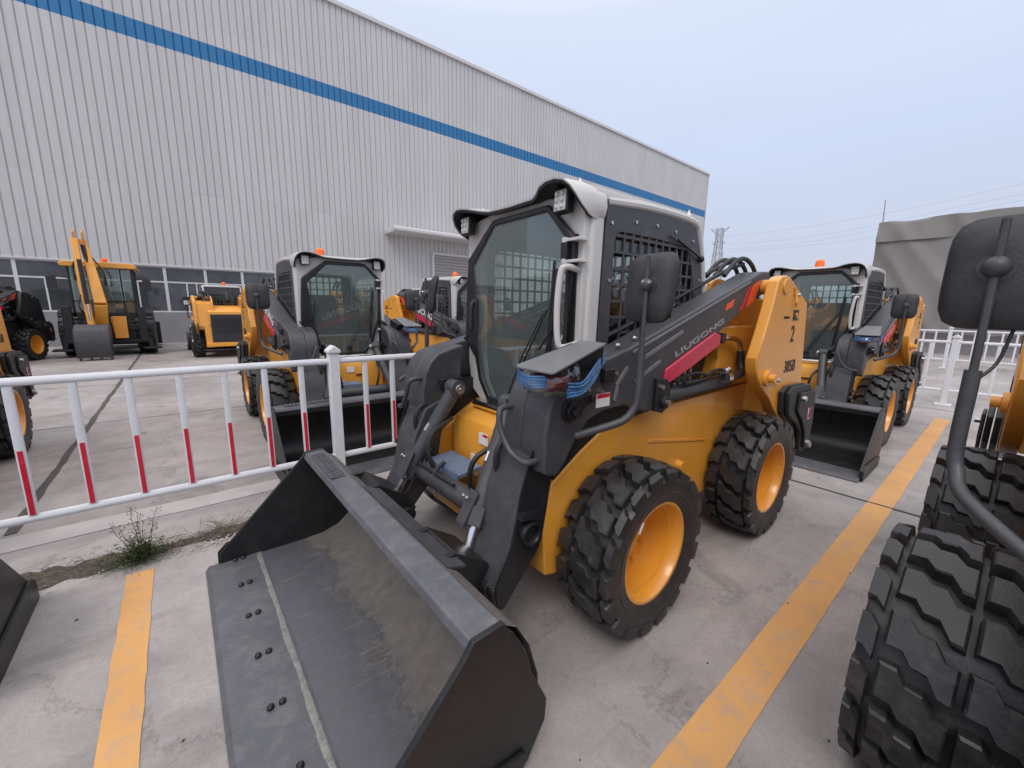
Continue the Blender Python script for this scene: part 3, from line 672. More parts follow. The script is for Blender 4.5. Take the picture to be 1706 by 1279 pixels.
def wheel(root, x, side):
    """rim with its tyre as a sub-part"""
    global TYRE, RIM
    if TYRE is None:
        m = MB(); m.lathe([(.252, -.116), (.262, -.128), (.258, -.134), (.246, -.132), (.238, -.118), (.232, -.075), (.222, -.070), (.218, .0), (.205, .045), (.150, .060), (.120, .045), (.080, .045), (.078, .02), (.0, .02)], (0, 0, 0), 'y', 64)
        m.lathe([(.252, .116), (.262, .128), (.246, .132), (.235, .10), (.215, .05)], (0, 0, 0), 'y', 48)
        for k in range(8): a = k * pi / 4 + .2; m.cyl((.135 * cos(a), .0, .135 * sin(a)), .013, .02, .052, 'y', 6)
        RIM = m.build('wheel', YELD, None); TYRE = make_tyre().build('tyre', RUB, None, ang=28)
        rim, ty = RIM, TYRE
    else:
        rim, ty = RIM.copy(), TYRE.copy(); COL.objects.link(rim); COL.objects.link(ty)
    rim.parent = root; ty.parent = rim; rim.location = (x - OX, side * .79, .430); rim.rotation_euler = (0, 0, 0 if side < 0 else pi)
    if side < 0: rim.rotation_euler = (0, 0.35 * x, 0)
    return rim

def bucket(root, side_tag=True):
    W_ = 1.0
    prof = [(.262, .030), (.50, .030), (.64, .036), (.745, .066), (.82, .125), (.850, .21), (.842, .33), (.80, .47), (.745, .565), (.692, .600)]
    m = M()
    P = [Vector(p) for p in prof]; outp = []
    for i, p in enumerate(P):
        d = (P[min(i + 1, len(P) - 1)] - P[max(i - 1, 0)]).normalized(); outp.append(p + Vector((d.y, -d.x)) * .018)
    poly = [tuple(p) for p in P] + [tuple(p) for p in outp[::-1]]
    A = [m.v((x, -W_ + .012, z)) for x, z in poly]; B = [m.v((x, W_ - .012, z)) for x, z in poly]; n = len(poly)
    for i in range(n): m.f((A[i], A[(i + 1) % n], B[(i + 1) % n], B[i]))
    bk = m.build('bucket', BKT, root, ang=45)
    m = M(); m.prism([(-.020, .006), (.0, .034), (.262, .036), (.30, .024), (.30, .004), (.0, .0)], -W_ - .005, W_ + .005); m.build('cutting_edge', BKE, bk, .002)
    m = M(); m.prism([(.560, .602), (.575, .634), (.685, .640), (.700, .622), (.690, .560), (.640, .535)], -W_ + .011, W_ - .011); m.build('top_bar', BKE, bk, .006)
    sp = [(.055, .006), (.060, .10), (.535, .585), (.575, .640), (.690, .642), (.885, .235), (.880, .15), (.80, .030), (.76, .008)]
    for s_ in (-1, 1):
        m = M(s_ < 0); m.prism(sp, W_ - .010, W_ + .012); m.build('side_plate', BKS, bk, .003)
        m = M(s_ < 0); m.prism([(.045, .004), (.05, .10), (.10, .15), (.60, .125), (.78, .10), (.76, .0)], W_ + .0125, W_ + .028); m.build('wear_plate', BKS, bk, .003)
    m = M(); r = random.Random(4)
    n = 70; rows = []
    for i in range(n + 1):
        y = -W_ + .02 + (2 * W_ - .04) * i / n; w_ = .006 + .005 * r.random() + .006 * (1 + noise.noise(Vector((y * 4, 0, 0)))); rows.append([m.v((.258 - w_, y, .0362)), m.v((.262 - w_ * .4, y, .038)), m.v((.268, y, .0365))])
    for a, b in zip(rows, rows[1:]):
        m.f((a[0], a[1], b[1], b[0])); m.f((a[1], a[2], b[2], b[1]))
    m.build('weld_bead', WBRZ, bk)
    for y in (.972, .68, .38, .07, -.24, -.54, -.84):
        for x in (.13, .172):
            m = M(); m.lathe([(.0, .052), (.008, .052), (.013, .046), (.014, .035)], (x, y, 0), 'z', 10); m.build('edge_bolt', BLK, bk)
    m = M()
    m.box(.585, .668, .44, .90, .6402, .6435)
    for i in range(13):
        for j in range(3):
            x, y = .602 + j * .025, .465 + i * .034; m.lathe([(.0115, 0), (.010, .009), (.005, .011), (.004, .002), (0, .002)], (x, y, .6435), 'z', 8)
    m.build('grip_pad', BKE, bk)
    # rear brackets and stiffener behind the bucket
    for s_ in (-1, 1):
        m = M(s_ < 0); m.prism([(.72, .60), (.80, .60), (.95, .50), (1.02, .40), (.97, .30), (.93, .20), (.84, .14), (.86, .30)], .28, .31); m.prism([(.72, .60), (.80, .60), (.95, .50), (1.02, .40), (.97, .30), (.93, .20), (.84, .14), (.86, .30)], .52, .55)
        m.prism([(.76, .56), (.80, .60), (.95, .50), (.99, .43), (.96, .41), (.80, .50)], .31, .52); m.cyl((.955, .0, .38), .045, .24, .59); m.cyl((.955, .0, .38), .028, .59, .62); m.build('mounting_bracket', BLK, bk, .003)
    m = M(); m.prism([(.715, .612), (.80, .585), (.80, .572), (.72, .598)], -.62, .30); m.build('rear_stiffener', GRY, bk, .002)
    return bk

def hose(m, P, r=.014): m.tube(P, r, 8, smoothpath=5)

def loader():
    t = empty('skid_steer_loader', (0, 0, 0))
    for x in (1.71, 3.20):
        for s_ in (-1, 1): wheel(t, x, s_)
    # chassis
    m = M(); m.prism([(1.245, .34), (1.225, .60), (1.27, .80), (1.46, .915), (1.65, 1.01), (2.2, 1.045), (3.3, 1.06), (3.86, 1.02), (3.93, .42), (3.82, .32), (1.30, .32)], -.62, -.41)
    cpl = [(1.245, .34), (1.225, .60), (1.27, .80), (1.46, .915), (1.65, 1.01), (2.2, 1.045), (3.3, 1.06), (3.86, 1.02), (3.93, .42), (3.82, .32), (1.30, .32)]
    m.prism(cpl, .41, .62); m.prism([(1.55, .33), (1.55, .95), (1.65, 1.0), (3.3, 1.05), (3.85, 1.01), (3.92, .42), (3.81, .33)], -.41, .41)
    ch = m.build('chassis', YEL, t, .008)
    m = M(); m.prism([(2.05, .845), (2.75, .72), (2.78, .73), (2.08, .86)], -.626, -.6205); m.lathe([(.0, -.66), (.028, -.66), (.036, -.62), (.036, -.60)], (2.42, 0, .62), 'y', 16); m.build('side_pressing', YEL, ch, .002)
    for s_ in (-1, 1):
        for x in (1.71, 3.20):
            m = M(s_ < 0); m.cyl((x, 0, .43), .13, .60, .70, 'y', 24); m.build('axle_housing', BLK, ch)
    m = M(); m.prism([(1.24, .33), (1.235, .40), (1.31, .40), (1.31, .33)], -.12, .48); 
    m.build('front_crossmember', YEL, ch, .006)
    for y in (.45, -.09):
        m = M(); m.obox((1.222, y, .40), (.03, .06, .05)); m.build('tie_down', LAB, ch, .005)
    # front cowl
    m = M(); pc = [(1.36, .42), (1.345, .60), (1.350, .84), (1.375, .905), (1.43, .938), (1.60, .955), (1.70, .955), (1.70, .42)]
    m.prism(pc, -.392, .392); fc = m.build('front_cowl', YEL, t, .02, seg=4)
    m = M(); m.box(1.338, 1.3435, -.02, .07, .80, .87); m.build('warning_label', LAB, fc)
    m = M(); m.box(1.3365, 1.3378, -.018, .028, .850, .866); m.build('label_red_band', RED, fc)
    m = M(); m.box(1.338, 1.3435, .10, .16, .58, .71); m.build('grey_sticker', LAB, fc)
    m = M(); m.box(1.330, 1.352, -.16, -.04, .762, .775); m.build('slot_cover', BLK, fc)
    # footstep between arms
    m = M(); m.obox((1.20, .13, .68), (.17, .34, .025), (0, -.12, 0)); m.obox((1.12, .13, .655), (.012, .34, .06))
    for i in range(14): m.obox((1.115, -.03 + i * .024, .69), (.014, .010, .012))
    m.build('footstep', BLUP, fc, .003)
    # engine box behind the cab, screens beside it
    m = M(); m.prism([(2.95, 1.0), (2.88, 1.30), (2.92, 1.50), (3.02, 1.56), (3.68, 1.50), (3.86, 1.38), (3.90, 1.0)], -.50, .50); eh = m.build('engine_hood', YEL, t, .015, seg=3)
    m = M(); m.box(3.905, 3.94, -.46, .46, .48, 1.30)
    for i in range(10): m.box(3.94, 3.955, -.40, .40, .78 + i * .045, .80 + i * .045)
    m.build('rear_door', PLS, eh, .006)
    m = M(); m.box(3.88, 3.99, -.62, .62, .36, .47); m.build('rear_bumper', YEL, eh, .01)
    m = M(); m.box(1.7, 3.0, -.56, .56, 1.0, 1.09); m.prism([(1.29, .80), (1.31, 1.04), (1.40, 1.13), (2.3, 1.13), (2.3, 1.0), (1.65, .98), (1.46, .89)], -.612, -.45); m.prism([(1.29, .80), (1.31, 1.04), (1.40, 1.13), (2.3, 1.13), (2.3, 1.0), (1.65, .98), (1.46, .89)], .45, .612); m.build('hydraulic_bay', BLK, t)
    m = M()
    for i in range(7): x = 2.10 + i * .07; m.tube([(x, -.60, 1.04), (x + .02, -.585, 1.18), (x + .05, -.56, 1.34)], .012, 6)
    for i in range(3): m.tube([(2.05, -.575 + .03 * i, 1.08 + .03 * i), (2.4, -.60 + .02 * i, 1.10 + .02 * i), (2.9, -.56, 1.12)], .013, 6)
    m.build('hydraulic_lines', STL, t)
    m = M(); m.box(2.0, 2.9, -.53, -.51, 1.05, 1.40); m.build('side_grille', BLK, t)

    # arm supports (rear towers)
    tw = [(3.13, 1.81), (3.18, 1.838), (3.26, 1.850), (3.34, 1.840), (3.77, 1.675), (3.90, 1.02), (3.88, .72), (3.62, .74), (3.46, .82), (3.34, .90), (3.24, .985), (3.06, 1.09), (2.97, 1.165), (2.93, 1.22), (2.92, 1.30), (3.0, 1.45), (3.08, 1.64)]
    for s_ in (-1, 1):
        m = M(s_ < 0); m.prism(tw, .76, .835); at = m.build('arm_support', YEL, t, .010, seg=3)
        m = M(s_ < 0); m.prism([(a, b) for a, b in tw if b > .9] , .35, .39); m.prism([(3.35, .85), (3.45, 1.70), (3.75, 1.62), (3.86, .95), (3.80, .85)], .39, .76); m.build('inner_plate', YEL, at, .006)
        m = M(s_ < 0); m.cyl((3.26, 0, 1.775), .052, .44, .845, 'y', 24); m.build('arm_pivot', YEL, at, .004)
        m = M(s_ < 0); m.cyl((3.10, 0, 1.155), .055, .835, .862, 'y', 24); m.cyl((3.10, 0, 1.155), .030, .862, .90, 'y', 20); m.prism([(3.07, 1.12), (3.13, 1.10), (3.30, 1.10), (3.32, 1.135), (3.29, 1.16), (3.13, 1.19)], .836, .845); m.build('pin_boss', YEL, at, .003)
        m = M(s_ < 0); m.cyl((3.285, 0, 1.125), .016, .845, .875, 'y', 8); m.cyl((3.47, 0, 1.725), .012, .83, .87, 'y', 8); m.build('pin_bolt', STL, at)
        m = M(s_ < 0); m.tube([(3.44, .84, 1.78), (3.45, .85, 1.72), (3.44, .86, 1.67), (3.46, .85, 1.65)], .008, 6, smoothpath=3); m.build('lifting_eye', YEL, at)
        # counterweight plates
        cw = [(3.42, 1.02), (3.52, 1.055), (3.90, 1.040), (3.99, .98), (4.03, .72), (3.99, .50), (3.94, .46), (3.84, .50), (3.80, .66), (3.70, .74), (3.56, .80), (3.46, .86)]
        m = M(s_ < 0)
        for k, (a, b) in enumerate(((.755 + .0, .790), (.840, .868), (.874, .902))): m.prism([(x - (.04 if k == 1 else 0), z + (.008 if k == 1 else 0)) for x, z in cw], a, b)
        w_ = m.build('counterweight', PLS, t, .006)
        m = M(s_ < 0); cw2 = [(3.62, 1.00), (3.95, .985), (3.985, .93), (4.01, .72), (3.98, .52), (3.93, .49), (3.88, .52), (3.84, .66), (3.72, .78), (3.60, .86)]; m.prism(cw2, .908, .925); m.build('outer_plate', PLS, w_, .004)
        for x, z in ((3.66, .955), (3.945, .53), (3.90, .56)):
            m = M(s_ < 0); m.cyl((x, 0, z), .022, .925, .950, 'y', 6); m.build('plate_bolt', STL, w_)
    # lettering on the left-hand support
    for s_ in (-1, 1):
        xd = (1, 0, 0) if s_ < 0 else (-1, 0, 0)
        y = s_ * .8365
        text('support_number', '2', .17, INK, t, frame((3.525 - OX, y, 1.44), xd, (0, 0, 1)), bold=.001, sx=.9)
        text('support_number', '385B', .125, INK, t, frame((3.56 - OX, y, 1.20), xd, (0, 0, 1)), bold=.0006, sx=.92)
        m = M(); yy = sorted((y, s_ * .8395)); m.box(3.49, 3.59, yy[0], yy[1], 1.545, 1.62); b = m.build('emblem', INK, t)
        m = M(); y1 = sorted((s_ * .8398, s_ * .8412)); m.prism([(3.515, 1.58), (3.55, 1.58), (3.55, 1.56), (3.575, 1.56), (3.575, 1.60), (3.515, 1.60)], *y1); m.build('emblem_mark', YEL, b)
        text('support_text', 'LIUGONG', .024, INK, t, frame((3.36 - OX, y, 1.565), xd, (0, 0, 1)))
    text('plate_emblem', 'L', .14, LWH, t, frame((3.855 - OX, -.9265, .80), (1, 0, 0), (0, 0, 1)), sx=.6)
    text('plate_emblem', 'G', .14, CRM, t, frame((3.905 - OX, -.9265, .80), (1, 0, 0), (0, 0, 1)), sx=.6)

    # lift arms
    KM[0] = 1.045
    up = [(1.100, .93), (1.100, 1.10), (1.118, 1.20), (1.155, 1.275), (1.21, 1.325), (1.30, 1.350), (1.395, 1.370), (1.65, 1.43), (3.08, 1.868), (3.19, 1.875), (3.25, 1.83), (3.24, 1.77), (3.16, 1.73), (2.81, 1.595), (2.50, 1.456), (2.10, 1.30), (1.93, 1.235), (1.93, 1.115), (1.83, 1.085), (1.72, 1.115), (1.62, 1.150), (1.47, 1.148), (1.36, 1.118), (1.28, 1.04), (1.22, .95), (1.17, .905)]
    lo = [(1.105, 1.00), (1.03, .84), (1.005, .73), (.978, .61), (.893, .46), (.905, .36), (.95, .33), (1.14, .535), (1.175, .60), (1.20, .75), (1.228, .92), (1.235, 1.05)]
    for s_ in (-1, 1):
        m = M(s_ < 0); m.prism(up, .590, .745); m.prism([(a_, b_) for a_, b_ in up if a_ < 1.45], .475, .592); arm = m.build('lift_arm', GRY, t, .012, seg=3)
        m = M(s_ < 0); m.prism(lo, .455, .672); m.build('lower_arm', GRY, arm, .010, seg=3)
        m = M(s_ < 0); lo2 = [(1.09, 1.02), (1.03, .84), (1.012, .73), (.985, .61), (.905, .46), (.915, .37), (.95, .345), (1.13, .54), (1.162, .60), (1.19, .75), (1.215, .92), (1.22, 1.02)]; m.prism(lo2, .6725, .679); m.build('side_skin', BLK, arm, .002)
        m = M(s_ < 0); m.lathe([(.036, .672), (.052, .672), (.056, .70), (.052, .712), (.042, .712), (.036, .70), (.036, .685), (0, .685)], (1.077, 0, .657), 'y', 28); m.obox((1.065, .695, .745), (.10, .03, .03), (0, .15, 0)); m.build('pin_ring', BLK, arm)
        # pressed ribs and pipes on the arm side
        m = M(s_ < 0)
        def rib(a, b, w_=.011, d=.0055):
            a, b = Vector(a), Vector(b); dd = (b - a).normalized(); nn = Vector((-dd.y, dd.x)) * w_; m.prism([tuple(a - nn), tuple(b - nn), tuple(b + dd * w_ * .7), tuple(b + nn), tuple(a + nn), tuple(a - dd * w_ * .7)], .744, .745 + d)
        rib((1.72, 1.360), (2.10, 1.49)); rib((1.69, 1.262), (1.90, 1.345)); rib((1.545, 1.26), (1.62, 1.335)); rib((1.535, 1.19), (1.55, 1.25)); rib((1.66, 1.405), (2.9, 1.79), .007)
        m.build('arm_rib', GRYL, arm, .002)
        m = M(s_ < 0)
        for k, dz in enumerate((.03, .065)): m.tube([(1.45, .55 - .03 * k, 1.385 + dz * .6), (1.75, .56 - .03 * k, 1.455 + dz), (2.40, .56 - .03 * k, 1.665 + dz), (2.95, .58 - .03 * k, 1.855 + dz), (3.12, .6, 1.90 + dz)], .013, 8)
        for k in range(3): hose(m, [(2.80, .50 + .06 * k, 1.83), (2.95, .50 + .06 * k, 1.93), (3.10, .50 + .06 * k, 1.96), (3.26, .50 + .06 * k, 1.90), (3.36, .50 + .06 * k, 1.76), (3.40, .5 + .06 * k, 1.60)], .015)
        m.build('arm_hose', HOSE, arm)
        for x, z in ((1.34, 1.262), (1.43, 1.245), (1.47, 1.30), (1.53, 1.315), (1.28, 1.285)):
            m = M(s_ < 0); m.cyl((x, 0, z), .010, .745, .762, 'y', 6); m.build('arm_bolt', STL, arm)
        for x, z in ((1.73, 1.455), (1.60, 1.425)): m = M(s_ < 0); m.ball((x, .70, z + .012), .013, 8); m.build('arm_bolt', STL, arm)
        m = M(s_ < 0); m.cyl((1.235, 0, 1.185), .05, .745, .757, 'y', 26); m.cyl((1.235, 0, 1.185), .036, .757, .775, 'y', 26); m.cyl((1.235, 0, 1.185), .022, .775, .80, 'y', 16); m.prism([(1.25, 1.15), (1.37, 1.205), (1.375, 1.225), (1.36, 1.24), (1.24, 1.225)], .746, .754); m.cyl((1.36, 0, 1.222), .014, .754, .772, 'y', 10); m.build('arm_pin', BLK, arm, .002)
        m = M(s_ < 0); m.box(1.425, 1.495, .745, .775, 1.283, 1.345); m.build('arm_bracket', BLK, arm, .004)
        # lift cylinder bracket + cylinder
        m = M(s_ < 0); m.prism([(1.80, 1.28), (1.96, 1.27), (2.02, 1.20), (2.01, 1.10), (1.94, 1.06), (1.82, 1.09)], .56, .60); m.prism([(1.86, 1.26), (1.96, 1.25), (2.00, 1.19), (1.99, 1.10), (1.93, 1.07), (1.86, 1.09)], .7455, .765)
        m.cyl((1.935, 0, 1.13), .034, .55, .782, 'y', 20); m.build('cylinder_bracket', BLK, arm, .003)
        m = M(s_ < 0); m.cyl((1.935, 0, 1.13), .016, .782, .80, 'y', 8); m.cyl((1.89, 0, 1.215), .014, .765, .785, 'y', 8); m.build('bracket_bolt', STL, arm)
        m = M(s_ < 0); m.tube([(1.95, .68, 1.13), (2.02, .68, 1.131), (2.03, .68, 1.131), (2.85, .68, 1.142)], [.030, .030, .047, .047], 20); lc = m.build('lift_cylinder', GRY, t, ang=50)
        m = M(s_ < 0); m.tube([(2.85, .68, 1.142), (2.98, .68, 1.145)], .024, 14); m.build('piston_rod', CHR, lc)
        # handle rails on the arm fronts
        m = M(s_ < 0); hp = [(1.115, .515, 1.175), (1.06, .515, 1.175), (1.035, .525, 1.155), (1.028, .545, 1.09), (1.032, .60, 1.015), (1.040, .66, .985), (1.05, .695, .982), (1.108, .700, .982)]; m.tube(hp, .0135, 10, smoothpath=4)
        m.build('grab_rail', GRY, arm)
        # step plates with wrapped headlight under them
        if s_ < 0:
            m = M(True); A_ = [(1.035, .635), (1.02, .66), (1.02, .84), (1.03, .855), (1.10, .845), (1.385, .80), (1.39, .655), (1.20, .645)]
            V0 = [m.v((x, y, 1.368 + (x - 1.02) * .24)) for x, y in A_]; V1 = [m.v((x, y, 1.377 + (x - 1.02) * .24)) for x, y in A_]
            m.f(V0); m.f(V1[::-1])
            for i in range(8): m.f((V0[i], V0[(i + 1) % 8], V1[(i + 1) % 8], V1[i]))
            sp_ = m.build('step_plate', GRYL, t, .002)
            m = M(True); m.prism([(1.20, 1.335), (1.38, 1.365), (1.385, 1.450), (1.12, 1.388)], .60, .79); m.cyl((1.10, 0, 1.37), .018, .79, .84, 'y', 14); m.build('plate_bracket', BLK, sp_, .004)
    for s_ in (-1, 1):
        m = M(s_ < 0); m.prism([(1.936, 1.205), (1.956, 1.300), (2.463, 1.478), (2.540, 1.462), (2.542, 1.400), (2.215, 1.290)], .700, .757); m.build('red_cover', CRM, t, .006)
    for s_ in (-1, 1):
        m = M(s_ < 0); m.prism([(2.785, 1.600), (2.835, 1.618), (2.935, 1.768), (2.885, 1.752)], .7452, .7475); m.build('slanted_stripe', RED, t)
        m = M(s_ < 0); m.prism([(2.875, 1.630), (2.995, 1.675), (3.065, 1.812), (2.955, 1.775)], .7452, .7475); m.build('slanted_stripe', ORR, t)
        if s_ < 0:
            m = M(True); m.prism([(2.585, 1.605), (2.675, 1.632), (2.695, 1.678), (2.590, 1.640)], .7452, .7475); m.build('reflector', ORR, t)
            text('arm_lettering', 'LIUGONG', .044, SLV, t, frame(rmap(2.31, -.7465, 1.456), (1, 0, .335), (0, 0, 1)), depth=.0012, bold=.001, sx=3.0)
        else: text('arm_lettering', 'LIUGONG', .165, LWH, t, frame(rmap(2.33, .7465, 1.52), (-1, 0, -.335), (0, 0, 1)), depth=.0012, bold=.004, sx=1.12)
    m = M(); m.box(1.405, 1.50, -.7475, -.7452, 1.170, 1.232); wl = m.build('warning_label', LAB, t)
    m = M(); m.box(1.408, 1.497, -.7490, -.7477, 1.212, 1.230); m.build('label_red_band', RED, wl)

    # headlights wrapped in film (still in arm space)
    for s_ in (-1,):
        m = M(s_ < 0); m.ball((1.125, .735, 1.325), .080, 16, 0, (1.1, 1.0, .55)); hl = m.build('headlight', RED2, t)
        m = M(s_ < 0); r = random.Random(9)
        m2 = m; R_ = []
        for j in range(9):
            row = []
            for k in range(28):
                a = 2 * pi * k / 28; q = .112 + .010 * r.random() - .0035 * (j - 4) ** 2 * .5; row.append(m2.v((1.145 + q * cos(a) * 1.15, .735 + q * sin(a) * .88, 1.272 + j * .013 + .014 * cos(a) + .006 * r.random())))
            R_.append(row)
        for a, b in zip(R_, R_[1:]):
            for k in range(28): m2.f((a[k], a[(k + 1) % 28], b[(k + 1) % 28], b[k]))
        for p in m2.bm.faces:
            pass
        fl = m2.build('clear_wrap', FILM, hl, ang=70, recalc=False)
        m = M(s_ < 0)
        for j in range(5):
            z0 = 1.285 + j * .010; q = r.uniform(-.004, .004)
            hose(m, [(1.12, .838 + q, z0 - .012 + .003 * j), (1.20, .842 + q, z0 - .004), (1.30, .815, z0 + .035 + .004 * j), (1.37, .785, z0 + .075), (1.42, .770, z0 + .095)], .0065 - .0005 * j)
            hose(m, [(1.040, .80 + q, z0 + .028), (1.020, .72 + q, z0 + .020), (1.035, .645, z0 + .035)], .006)
        m.build('blue_film_band', BLUW, hl, ang=60)
    KM[0] = 1.0
    # tilt cylinders
    for s_ in (-1, 1):
        a, b = Vector((1.30, .275, 1.11)), Vector((.93, .40, .44)); d = (b - a)
        m = M(s_ < 0); m.tube([a + d * .04, a + d * .70], .046, 22); m.tube([a + d * .68, a + d * .80], .058, 6); m.cyl((a.x, a.y, a.z), .052, -.045, .045, 'y', 24); m.cyl((a.x, a.y, a.z), .034, .045, .05, 'y', 20); tcy = m.build('tilt_cylinder', GRY, t, .003, ang=45)
        m = M(s_ < 0); m.tube([a + d * .80, a + d * .99], .023, 16); m.build('piston_rod', CHR, tcy)
        m = M(s_ < 0); m.cyl((a.x, a.y, a.z), .030, -.066, -.045, 'y', 20); m.cyl((a.x, a.y, a.z), .012, -.076, -.066, 'y', 8); m.build('cylinder_pin', STL, tcy, .002)
        m = M(s_ < 0); c_ = a + d * .70
        m.obox(c_ + Vector((-.055, -.02, .02)), (.012, .075, .17), (0, .5, .1)); m.build('guard_plate', GRY, tcy, .003)
        for k in range(2):
            for j in range(2): m = M(s_ < 0); m.ball(c_ + Vector((-.065, -.035 + .03 * j, .08 - .13 * k)), .010, 8); m.build('guard_bolt', STL, tcy)
        m = M(s_ < 0); m.tube([a + d * .30 + Vector((-.05, 0, -.01)), a + d * .36 + Vector((-.055, 0, -.01))], .012, 8); m.build('hose_union', STL, tcy)
        m = M(s_ < 0); m.tube([a + d * .55 + Vector((.05, -.03, 0)), a + d * .95 + Vector((.05, -.03, 0))], .006, 8); m.build('sensor_rod', CHR, tcy)
        m = M(s_ < 0); m.prism([(1.22, 1.16), (1.40, 1.16), (1.40, 1.06), (1.27, 1.04)], .33, .36); m.prism([(1.24, 1.17), (1.42, 1.20), (1.42, 1.06), (1.32, 1.02), (1.24, 1.08)], .45, .475); m.cyl((1.30, 0, 1.11), .03, .22, .47, 'y', 14); m.build('cylinder_mount', BLK, t, .003)
        # hose loop by the arm
        m = M(s_ < 0)
        hose(m, [(1.20, .40, .66), (1.12, .42, .80), (1.10, .42, .92), (1.15, .42, .99), (1.22, .42, .95), (1.25, .42, .82), (1.22, .43, .70)], .015)
        hose(m, [(1.24, .43, 1.06), (1.20, .42, .95), (1.22, .41, .82), (1.18, .40, .66)], .011)
        hose(m, [(1.16, .36, .60), (1.10, .34, .70), (1.16, .36, .84), (1.26, .38, .98)], .011)
        hose(m, [(1.12, .20, .62), (1.08, .22, .75), (1.12, .24, .86), (1.28, .28, .92)], .014)
        m.build('hydraulic_hose', HOSE, t)
        m = M(s_ < 0)
        for p in ((1.12, .20, .62), (1.17, .40, .64), (1.22, .43, .70), (1.24, .43, 1.04)): m.cyl(p, .014, -.02, .02, 'z', 8)
        m.build('hose_fitting', STL, t)
    m = M(); m.cyl((1.10, 0, .60), .060, -.46, .46, 'y', 28); m.cyl((1.10, 0, .60), .070, .395, .455, 'y', 28); m.cyl((1.10, 0, .60), .070, -.455, -.395, 'y', 28); ct = m.build('cross_tube', GRY, t, .003)
    m = M(); m.tube([(1.06, .30, .665), (1.05, -.12, .675)], .010, 8); m.tube([(1.05, .1, .66), (1.08, .1, .70), (1.12, .1, .72)], .014, 8); m.build('tube_pipe', HOSE, ct)
    bucket(t)

    # ---------------- cab
    cab = M()
    fo = [(-.50, 2.13), (-.50, 1.55), (-.50, 1.22), (-.47, 1.06), (-.36, .985), (-.20, .965), (.0, .960), (.20, .965), (.36, .985), (.47, 1.06), (.50, 1.22), (.50, 1.55), (.50, 2.13), (.25, 2.16), (-.25, 2.16)]
    fi = [(-.455, 1.95), (-.440, 1.66), (-.420, 1.40), (-.345, 1.27), (-.315, 1.12), (-.22, 1.005), (.0, .995), (.22, 1.005), (.315, 1.12), (.345, 1.27), (.475, 1.40), (.46, 1.66), (.44, 1.92), (.17, 2.125), (-.26, 2.125)]
    cab.ring([(a, b) for a, b in fo], [(a, b) for a, b in fi], 1.555, 1.60, 'x')
    cab.box(1.60, 1.67, -.50, -.44, 1.1, 2.13); cab.box(1.60, 1.67, .44, .50, 1.1, 2.13)
    cb = cab.build('cab_frame', WHT, t, .010, seg=3)
    # front pillars: rounded tubes leaning back
    for s_ in (-1, 1):
        m = M(s_ < 0); m.prism([(1.565, 1.0), (1.650, 1.0), (1.680, 1.40), (1.700, 2.14), (1.60, 2.14), (1.582, 1.40)], .465, .514); m.build('front_pillar', WHT, cb, .022, seg=4)
        so = [(1.655, 1.06), (1.68, 1.40), (1.70, 2.0), (1.712, 2.125), (1.80, 2.140), (2.20, 2.140), (2.52, 2.130), (2.60, 2.10), (2.67, 1.98), (2.76, 1.67), (2.80, 1.40), (2.84, 1.06), (2.4, 1.04), (2.0, 1.04)]
        si = [(1.765, 1.16), (1.77, 1.40), (1.775, 1.93), (1.79, 1.985), (1.84, 2.0), (2.20, 2.0), (2.46, 1.99), (2.52, 1.965), (2.575, 1.88), (2.65, 1.65), (2.68, 1.40), (2.70, 1.16), (2.4, 1.14), (2.0, 1.14)]
        m = M(s_ < 0); m.ring(so, si, .500, .512)
        for i in range(11):
            x = 1.858 + i * .074; m.box(x, x + .014, .502, .510, 1.14, 2.0)
        for j in range(10):
            z = 1.225 + j * .083; m.box(1.765, 2.68 - max(0, (z - 1.6)) * .33, .5025, .5095, z, z + .014)
        ss = m.build('side_screen', GRY, t, 0, ang=20)
        for x, z in ((1.745, 1.75), (1.74, 1.35), (1.745, 2.03), (1.95, 2.06), (2.15, 2.07), (2.35, 2.06), (2.56, 2.03), (2.68, 1.80), (2.745, 1.50), (2.76, 1.30)): m = M(s_ < 0); m.cyl((x, 0, z), .009, .512, .519, 'y', 10); m.build('screen_bolt', STL, ss)
        m = M(s_ < 0); m.prism([(1.75, 1.13), (2.72, 1.13), (2.66, 1.65), (2.54, 2.0), (1.76, 2.0)], .470, .476); m.build('side_window', GLD, ss)
        m = M(s_ < 0); m.tube([(1.715, .495, 2.13), (2.10, .497, 2.155), (2.55, .495, 2.15), (2.66, .49, 2.08), (2.735, .49, 1.90), (2.80, .49, 1.65), (2.86, .49, 1.2), (2.87, .49, 1.06)], .026, 10, smoothpath=4); m.build('rear_pillar', WHT, cb)
    # wiper of the side screen
    m = M(True); m.tube([(2.28, .522, 2.03), (2.58, .526, 1.955)], .005, 6); m.tube([(2.36, .530, 2.015), (2.66, .532, 1.93)], .007, 6); m.ball((2.66, .525, 1.93), .022, 10); m.build('side_wiper', BLK, cb)
    # roof
    m = M(); rp = [(1.44, -.48), (1.42, -.40), (1.44, -.27), (1.50, -.20), (1.52, .20), (1.46, .29), (1.44, .40), (1.46, .48), (1.55, .515), (2.55, .505), (2.70, .46), (2.72, .30), (2.72, -.30), (2.70, -.46), (2.55, -.505), (1.55, -.515)]
    for pz, sc, zz in ((0, 1, 2.145), (1, 1.0, 2.165), (2, .975, 2.195), (3, .90, 2.208)): pass
    rp = [(x if x > 1.6 else 1.62, y) for x, y in rp]; rp = [p for i, p in enumerate(rp) if p[0] != 1.62 or abs(p[1]) > .47]
    rows = []
    for sc, zz in ((1.0, 2.135), (1.0, 2.160), (.985, 2.182), (.93, 2.194)):
        rows.append([m.v((2.1 + (x - 2.1) * (sc if x > 2 else 1), y * sc, zz)) for x, y in rp])
